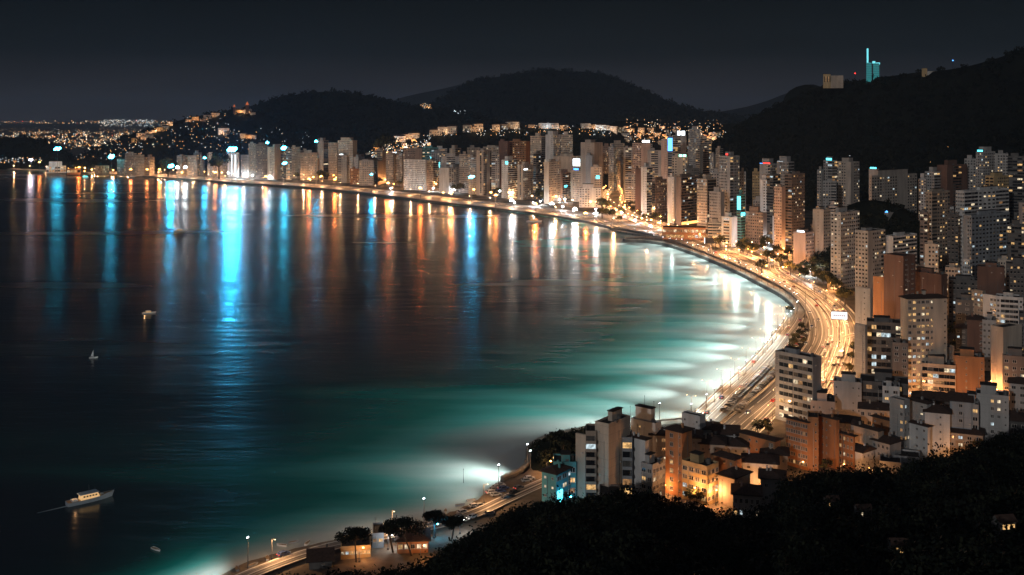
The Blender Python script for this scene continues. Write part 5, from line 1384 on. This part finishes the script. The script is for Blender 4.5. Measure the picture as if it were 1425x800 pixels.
for i, (px, py, c, a_) in enumerate(((684, 686, 'white', .4), (688, 682, 'silver', .4), (692, 679, 'white', .5), (696, 676, 'white', .4), (690, 689, 'silver', .5), (696, 685, 'blue', .4), (701, 681, 'blue', .6), (737, 667, 'white', .2), (733, 670, 'silver', .3), (716, 686, 'black', .7), (710, 692, 'black', .7), (704, 694, 'grey', .6), (722, 680, 'grey', .7),
                                             (660, 703, 'white', .5), (668, 703, 'silver', .6), (644, 711, 'white', .6), (682, 714, 'grey', .4), (640, 717, 'grey', .5))):
    p = at(px, py, 3.0); z = drop(p.x, p.y)
    car(p.x, p.y, a_, c, i % 6 == 0, '%s car parked on the sand beside the beach road' % c, 'cars parked by the beach', z + .02)
# a white lorry on the right-hand carriageway
p = at(1171, 496); o = empty('lorry', (p.x, p.y, 3.14), 1.15); tag(o, 'white box lorry on the carriageway left of the pale shaft', 'lorry')
mb = MB(); mb.box(-4.5, 2, -1.25, 1.25, .9, 3.6, mat('car_white', CARC['white'], .3)); mb.build('box_body', o)
mb = MB(); mb.box(2.2, 4.2, -1.15, 1.15, .7, 2.9, mat('car_white', CARC['white'], .3)); mb.build('cab', o)
mb = MB(); mb.face([(4.22, -1, 1.8), (4.22, 1, 1.8), (4.22, 1, 2.7), (4.22, -1, 2.7)], GLASS); mb.build('windscreen', o)
for x in (-3.2, -2, 3.1):
    for s in (-1, 1): mb = MB(); mb.tube((x, s * 1.0, .45), (x, s * 1.25, .45), .45, .45, RUB, 10); mb.build('wheel', o)
for s in (-.8, .8): mb = MB(); mb.box(4.2, 4.3, s - .2, s + .2, .9, 1.2, HEAD_M); mb.build('headlight', o)

# ------------------------------------------------------------------ boats
HULLW = mat('hull_white', (.7, .7, .72), .35, .1, .5, spec=.5); HULLB = mat('hull_blue', (.34, .38, .45), .35, .15, .5, spec=.5); DECK = mat('deck_teak', (.3, .22, .14), .7, .2, .8)
CABL = glow('cabin_light', (1, .6, .26), .75); ROOFB = mat('cabin_roof', (.35, .45, .55), .5)
def hull(L, W, hz, m, sheer=.5, dk=None):
    mb = MB(); N = 14; sec = []
    for i in range(N + 1):
        t_ = i / N; x = -L / 2 + L * t_
        w = W / 2 * (1 - max(0, (t_ - .5) / .5) ** 2.2) * (0.86 + .14 * min(1, t_ * 4)); z = hz * (1 + sheer * max(0, (t_ - .35) / .65) ** 2)
        ov = L * .05 * (t_ > .9)
        sec.append([(x + ov, -w, z), (x, -w * .82, .0), (x, -w * .3, -.5), (x, w * .3, -.5), (x, w * .82, 0), (x + ov, w, z)])
    for i in range(N):
        for k in range(5): mb.face([sec[i][k], sec[i][k + 1], sec[i + 1][k + 1], sec[i + 1][k]][::-1], m)
        mb.face([(*sec[i][0][:2], sec[i][0][2] - .12), (*sec[i + 1][0][:2], sec[i + 1][0][2] - .12), (*sec[i + 1][5][:2], sec[i + 1][5][2] - .12), (*sec[i][5][:2], sec[i][5][2] - .12)], dk or DECK)
    mb.face(sec[0], m)
    return mb
def cabin(mb, x0, x1, w, z0, z1, m, rake=.3):
    a = [(x0, -w, z0), (x1, -w, z0), (x1, w, z0), (x0, w, z0)]; b_ = [(x0 + rake * .3, -w * .94, z1), (x1 - rake, -w * .94, z1), (x1 - rake, w * .94, z1), (x0 + rake * .3, w * .94, z1)]
    for i in range(4): j = (i + 1) % 4; mb.face([a[i], a[j], b_[j], b_[i]], m)
    mb.face(b_, m)
def yacht(px, py, ang, L, label, hm, big=True, lit=True, grp='boats on the bay'):
    p = at(px, py, 0); o = empty('motor_yacht' if big else 'motor_boat', p, ang); tag(o, label, 'boat', grp)
    W = L * .25; hz = L * .085
    hull(L, W, hz, hm).build('hull', o)
    mb = MB(); cabin(mb, -L * .22, L * .2, W * .36, hz * .9, hz * .9 + L * .115, CABL if lit else HULLW, L * .05); mb.build('cabin', o)
    mb = MB()
    for s in (-1, 1):
        for k in range(5): x = -L * .17 + k * L * .065; y = s * (W * .36 + .015); mb.box(x, x + L * .04, y - .02, y + .02, hz * .9 + L * .05, hz * .9 + L * .085, GLASS)
    mb.build('window', o)
    zt = hz * .9 + L * .115
    mb = MB(); mb.box(-L * .25, L * .17, -W * .42, W * .42, zt + .01, zt + .2, ROOFB if big else HULLW); mb.build('cabin_roof', o)
    mb = MB(); mb.tube((-L * .02, 0, zt + .2), (-L * .02, 0, zt + L * .17), .06, .03, STEEL, 6); mb.tube((L * .1, 0, zt + .2), (L * .1, 0, zt + L * .08), .05, .03, STEEL, 6); mb.build('mast', o)
    mb = MB()
    for s in (-1, 1):
        for k in range(9):
            t_ = .12 + k * .09; x = -L / 2 + L * t_; w = W / 2 * (1 - max(0, (t_ - .5) / .5) ** 2.2) * .93; mb.tube((x, s * w, hz), (x, s * w, hz + L * .055), .03, .03, STEEL, 4)
    mb.build('railing', o)
    mb = MB(); mb.box(-L * .4, -L * .28, -W * .25, W * .25, hz * .85, hz + L * .03, HULLW); mb.box(L * .24, L * .3, -W * .14, W * .14, hz, hz + L * .035, ROOFB); mb.build('deck_locker', o)
    if lit: point_light('cabin_lamp', 'warm', 110 if big else 150, (-L * .32, 0, zt + .6), o, .3)
    return o
FOAM = mat('wake_foam', (.35, .42, .45), .6)
y1 = yacht(125, 697, .72, 17.5, 'largest motor yacht with an orange lit cabin trailing a thin wake', HULLB)
y2 = yacht(207, 436, .35, 9.5, 'small pale motor boat with a lit stern in the middle of the dark water', HULLW, False)
y3 = yacht(250, 322, .12, 15.5, 'dark hulled launch silhouetted on the top of the teal light column', HULLB, False)
y4 = yacht(743, 309, 0, 21, 'white ferry lying close under the far quay', HULLW, True)
for (o, L, ln) in ((y1, 17.5, 11), (y3, 15, 30)):
    mb = MB()
    for i in range(8):
        t0, t1 = i / 8, (i + 1) / 8; a0, a1 = .5 * (1 - t0) + .12, .5 * (1 - t1) + .12
        mb.face([(-L / 2 - ln * t0, -a0, .02), (-L / 2 - ln * t0, a0, .02), (-L / 2 - ln * t1, a1, .02), (-L / 2 - ln * t1, -a1, .02)][::-1], FOAM)
    w = mb.build('wake', o)
p = at(217, 765, 0); o = empty('rowing_boat', p, -.65); tag(o, 'tiny pale rowing boat on the dark water near the beach', 'boat', 'boats on the bay')
hull(4.6, 1.3, .5, HULLW, .2).build('hull', o)
for x in (-.9, .6): mb = MB(); mb.box(x - .12, x + .12, -.5, .5, .42, .48, DECK); mb.build('bench', o)
p = at(130, 498, 0); o = empty('sailing_dinghy', p, .3); tag(o, 'tiny boat with a short mast alone on the dark left water', 'boat', 'boats on the bay')
hull(5, 1.7, .6, HULLW, .2).build('hull', o); mb = MB(); mb.tube((0, 0, .3), (0, 0, 5.2), .09, .05, HULLW, 6); mb.build('mast', o)
mb = MB(); mb.face([(-.1, .02, 1), (-1.6, .02, 1.1), (-.1, .02, 4.8)], HULLW); mb.face([(-.1, -.02, 4.8), (-1.6, -.02, 1.1), (-.1, -.02, 1)], HULLW); mb.build('sail', o)
p = at(119, 247, 0); o = empty('pleasure_boat', p, 0); tag(o, 'small boat with teal lights moored under the far quay', 'boat', 'boats on the bay')
hull(16, 4, 1.6, HULLB, .2).build('hull', o); mb = MB(); cabin(mb, -6, 4, 1.6, 1.6, 4.2, glow('teal_cabin', (.05, .8, .9), 2.0)); mb.build('cabin', o)
for i, (px, py) in enumerate(((392, 760), (408, 756), (428, 757), (352, 790), (372, 780), (330, 794), (620, 712), (640, 704), (655, 697), (700, 668))):
    p = at(px, py, 0); z = drop(p.x, p.y); o = empty('beached_boat', (p.x, p.y, z + .25), rnd.uniform(0, 3)); tag(o, 'small upturned boat lying on the sand of the near beach', 'boat', 'boats on the near beach')
    hull(3.6, 1.2, .5, [HULLW, HULLB][i % 2], .15).build('hull', o)
for px, py, lab in ((1084, 0, ''),): pass
# small posts standing in the shallows
for px, yt_, yb in ((897, 543, 582), (877, 560, 586), (910, 552, 585), (645, 648, 672)):
    p = at(px, yb, 0); o = empty('beacon_post', p); tag(o, 'thin dark post standing in the shallow water', 'post', 'posts in the shallows')
    mb = MB(); mb.tube((0, 0, -1), (0, 0, (yb - yt_) * p.y / F * .8), .12, .07, DARK, 6); mb.build('pole', o)
    mb = MB(); mb.ball((0, 0, (yb - yt_) * p.y / F * .8), .22, DARK, 6, 5); mb.build('top_mark', o)
# the two little piers near the end of the quay
for px0, py0, px1, py1, lab in ((853, 321.5, 905, 330, 'dark short pier at the end of the far quay'), (872, 336, 925, 337, 'narrow low pier pointing left from the curved beach')):
    a, b_ = at(px0, py0, 0), at(px1, py1, 0); o = empty('pier', a, math.atan2(b_.y - a.y, b_.x - a.x)); tag(o, lab, 'pier'); L = (b_ - a).length
    mb = MB(); mb.box(0, L, -3, 3, 1.2, 1.9, CONC); mb.build('deck', o)
    mb = MB()
    for k in range(6): x = L * (k + .5) / 6; mb.tube((x, -2.4, -3), (x, -2.4, 1.2), .35, .35, DARK, 6); mb.tube((x, 2.4, -3), (x, 2.4, 1.2), .35, .35, DARK, 6)
    mb.build('piles', o)

# ------------------------------------------------------------------ little houses on the wooded slopes
def make_house(v):
    r = random.Random(v); mb = MB(); w, d_, h = r.uniform(14, 26), 12, r.uniform(9, 15); wm = wallmat(['white', 'cream', 'grey', 'tan', 'beige', 'yellow'][v % 6])
    mb.box(-w / 2, w / 2, 0, d_, -14, h, wm); A = mb.mesh('wall')
    mb = MB(); e = .8; z = h; rh = 3
    c = [(-w / 2 - e, -e, z), (w / 2 + e, -e, z), (w / 2 + e, d_ + e, z), (-w / 2 - e, d_ + e, z)]; r0, r1 = (-w / 2 + d_ / 2, d_ / 2, z + rh), (w / 2 - d_ / 2, d_ / 2, z + rh)
    mb.face([c[0], c[1], r1, r0], TILE); mb.face([c[2], c[3], r0, r1], TILE); mb.face([c[1], c[2], r1], TILE); mb.face([c[3], c[0], r0], TILE); mb.face(c[::-1], TILE); Bm = mb.mesh('roof')
    mb = MB(); n = int(w / 3.2); nf = int(h / 4)
    for f in range(nf):
        for i in range(n):
            k = r.choice([0, 0, 2, 3, 5, 5, 0]) if v < 9 else r.choice([0, 0, 4, 4, 3])
            x = -w / 2 + (i + .5) * w / n; zz = 1 + f * 4
            mb.face([(x - .8, -.06, zz), (x + .8, -.06, zz), (x + .8, -.06, zz + 1.9), (x - .8, -.06, zz + 1.9)], (GLASS, GLASS2, *LIT)[k])
    return A, Bm, mb.mesh('windows')
HM = [make_house(v) for v in range(12)]
def house(px, py, keys, label, group, s=1.0, v=None, lamp=None):
    h_ = hit(px, py, keys)
    if h_ is None: return
    q = h_[0]; A, Bm, Wn = HM[v if v is not None else rnd.randrange(12)]
    o = empty('hillside_house', (q.x, q.y, q.z - 1), -math.atan(q.x / q.y) + rnd.uniform(-.3, .3)); o.scale = (s, s, s); tag(o, label, 'house', group)
    inst('wall', A, o); inst('roof', Bm, o); w = inst('windows', Wn, o); w['kind'] = 'stuff'
    if lamp: point_light('yard_lamp', lamp, 7000, (rnd.uniform(-8, 8), -10, 5), o)
    return o
for px, py, s in ((548, 183, 1.7), (556, 182, 1.6), (566, 178, 2.0), (576, 180, 1.7), (606, 182, 2.0), (616, 183, 1.8), (628, 182, 1.8), (650, 177, 1.7), (658, 176, 1.7), (666, 176, 1.8), (690, 175, 1.5), (700, 173, 1.6), (714, 174, 1.7), (757, 172, 1.4), (770, 172, 1.4), (784, 170, 1.5),
                    (836, 168, 1.6), (842, 168, 1.5), (852, 170, 1.3), (862, 174, 1.4), (892, 180, 1.3), (905, 181, 1.3), (815, 172, 1.3), (826, 172, 1.2), (740, 173, 1.2)):
    for dy in (0, 2, 4, 7, 10, 14):
        if house(px, py + dy + 3, ['houses'], 'pale lit house on the crest of the middle wooded ridge', 'houses on the middle ridge', s * .8, None, rnd.choice([None, 'warm', 'warm', 'white'])): break
for i in range(60):
    px = rnd.uniform(470, 600); py = rnd.uniform(194, 216); house(px, py, ['houses'], 'small lit house among trees behind the tan waterfront blocks', 'houses behind the waterfront', .55, None, rnd.choice([None, None, 'orange', 'white']))
for i in range(60):
    px = rnd.uniform(870, 1004); py = rnd.uniform(178, 214); house(px, py, ['houses', 'knob'], 'small warm lit house on the slope behind the avenue towers', 'houses behind the avenue towers', .8, None, rnd.choice([None, 'orange', 'orange']))
for px, py in ((196, 191), (206, 187), (214, 185), (222, 183), (228, 178), (236, 175), (262, 170), (272, 168), (282, 169), (200, 196), (188, 198), (208, 193), (331, 158), (337, 157), (345, 158), (352, 160), (230, 181), (290, 166), (300, 163), (310, 186), (316, 188), (340, 192), (346, 193), (352, 194)):
    house(px, py, ['ridge'], 'small warm lit house on the wooded left ridge', 'houses on the left ridge', 1.0, rnd.randrange(9), rnd.choice([None, 'orange', 'warm']))
house(311, 186, ['ridge'], 'bright white house with a teal light on the dark slope above the promenade', None, 1.6, 10, 'white')
for px, py, lab in ((1254, 782, 'lone house with two warm lit windows low on the black near slope'), (1403, 750, 'house with three orange lit windows far right on the black near slope'), (1160, 715, 'dark cottage with one orange lit window on the near slope'), (1204, 728, 'dark cottage with one pale lit window on the near slope')):
    h_ = hit(px, py, ['near']); q = h_[0]; s = q.y / 480
    o = empty('cottage', (q.x, q.y, q.z + 1.6), rnd.uniform(-.4, .2)); tag(o, lab, 'cottage', 'cottages on the near slope'); mb = MB(); mb.box(-3, 3, 0, 5, -6, 3, wallmat('dark')); mb.build('wall', o)
    mb = MB(); mb.face([(-3.5, -.5, 3), (3.5, -.5, 3), (3.5, 2.5, 4.8), (-3.5, 2.5, 4.8)], TILE); mb.face([(3.5, 5.5, 3), (-3.5, 5.5, 3), (-3.5, 2.5, 4.8), (3.5, 2.5, 4.8)], TILE); mb.face([(-3, 0, 3), (-3, 5, 3), (-3, 2.5, 4.7)], wallmat('dark')); mb.face([(3, 5, 3), (3, 0, 3), (3, 2.5, 4.7)], wallmat('dark')); mb.build('roof', o)
    for k in range({1254: 2, 1403: 3}.get(px, 1)):
        x = -2 + k * 1.7; mb = MB(); mb.box(x, x + 1.0, -.08, -.01, .6, 2.2, LIT[0 if px != 1204 else 1]); mb.build('window', o)
    sc_ = .6; o.scale = (sc_,) * 3

# ------------------------------------------------------------------ the far city: thousands of tiny lights on the plain and slopes
def specks(name, pts, sizes, cols):
    """small lantern-like diamonds standing on the ground"""
    V = []; Q = []; mi = []
    for (x, y, z), s, c in zip(pts, sizes, cols):
        k = len(V); V += [(x - s, y, z), (x, y - s, z), (x + s, y, z), (x, y + s, z), (x, y, z + s * 1.3), (x, y, z - s * 1.3)]
        for a, b_ in ((0, 1), (1, 2), (2, 3), (3, 0)): Q += [(k + a, k + b_, k + 4), (k + b_, k + a, k + 5)]; mi += [c, c]
    me = np_mesh(name, V, Q, [glow('far_light_orange', (1, .45, .14), 3.6), glow('far_light_pale', (1, .8, .55), 3.4), glow('far_light_white', (.8, .93, 1), 2.5), glow('far_light_red', (1, .08, .04), 5)], mi)
    return tag(inst(name, me), kind='stuff')
pts, sz, cl = [], [], []
for i in range(4200):
    px = rnd.uniform(-40, 330); py = 168 + 40 * rnd.betavariate(1.3, 1.4)
    if noise.noise(Vector((px * .05, py * .22, 0))) < rnd.uniform(-.45, .25): continue
    d = F * (H - 6) / (py - YH); d = min(d, 17000); p = Vector(((px - 712.5) / F * d, d, H - (py - YH) / F * d))
    pts.append((p.x, p.y, p.z + 3)); sz.append(d / F * rnd.choice([.25, .3, .4, .4, .6])); cl.append(rnd.choice([0, 0, 0, 1, 1, 2, 0, 1]) if rnd.random() > .02 else 3)
for i in range(230):
    px = rnd.uniform(140, 215); py = rnd.gauss(168, 1.2) + rnd.choice([0, 0, 3, 6])
    d = 12000; pts.append(((px - 712.5) / F * d, d, H - (py - YH) / F * d)); sz.append(d / F * rnd.uniform(.2, .45)); cl.append(rnd.choice([2, 2, 1]))
specks('distant_city_lights', pts, sz, cl)
pts, sz, cl = [], [], []
def slope_specks(n, x0, x1, y0, y1, keys, warm=.7, big=.45):
    for i in range(n):
        px = rnd.uniform(x0, x1); py = rnd.uniform(y0, y1); h_ = hit(px, py, keys)
        if h_ is None: continue
        q = h_[0]; d = q.y; pts.append((q.x, q.y - 9, q.z + 6)); sz.append(d / F * rnd.uniform(.25, big)); cl.append((0 if rnd.random() < .6 else 1) if rnd.random() < warm else 2)
slope_specks(260, 870, 1010, 168, 200, ['houses', 'knob', 'broad'], .85)
slope_specks(300, 540, 860, 172, 192, ['houses'], .6)
slope_specks(170, 510, 600, 192, 222, ['houses'], .6, .6)
slope_specks(170, 150, 320, 160, 212, ['ridge', 'lobe'], .8)
slope_specks(60, 585, 600, 145, 153, ['mid', 'broad', 'pale'], .9)
slope_specks(14, 630, 650, 155, 160, ['mid', 'broad'], .1)
slope_specks(70, 280, 470, 180, 212, ['ridge'], .4)
slope_specks(120, 90, 200, 200, 226, ['ridge', 'lobe'], .7)
slope_specks(50, 0, 60, 222, 230, ['left'], .6, .6)
slope_specks(7, 1000, 1420, 190, 330, ['right'], .8, .7)
specks('hillside_lights', pts, sz, cl)

# ------------------------------------------------------------------ night air over the city
hm = bpy.data.materials.new('night_air'); hm.use_nodes = True; t = hm.node_tree; t.nodes.clear()
o_ = t.nodes.new('ShaderNodeOutputMaterial'); v_ = t.nodes.new('ShaderNodeVolumePrincipled')
v_.inputs['Color'].default_value = (.45, .68, 1.0, 1); v_.inputs['Density'].default_value = 4.4e-5; v_.inputs['Anisotropy'].default_value = 0.2
t.links.new(v_.outputs[0], o_.inputs['Volume'])
mb = MB(); mb.box(-32000, 32000, -600, 25000, -12, 520, hm)
tag(mb.build('haze'), kind='stuff')
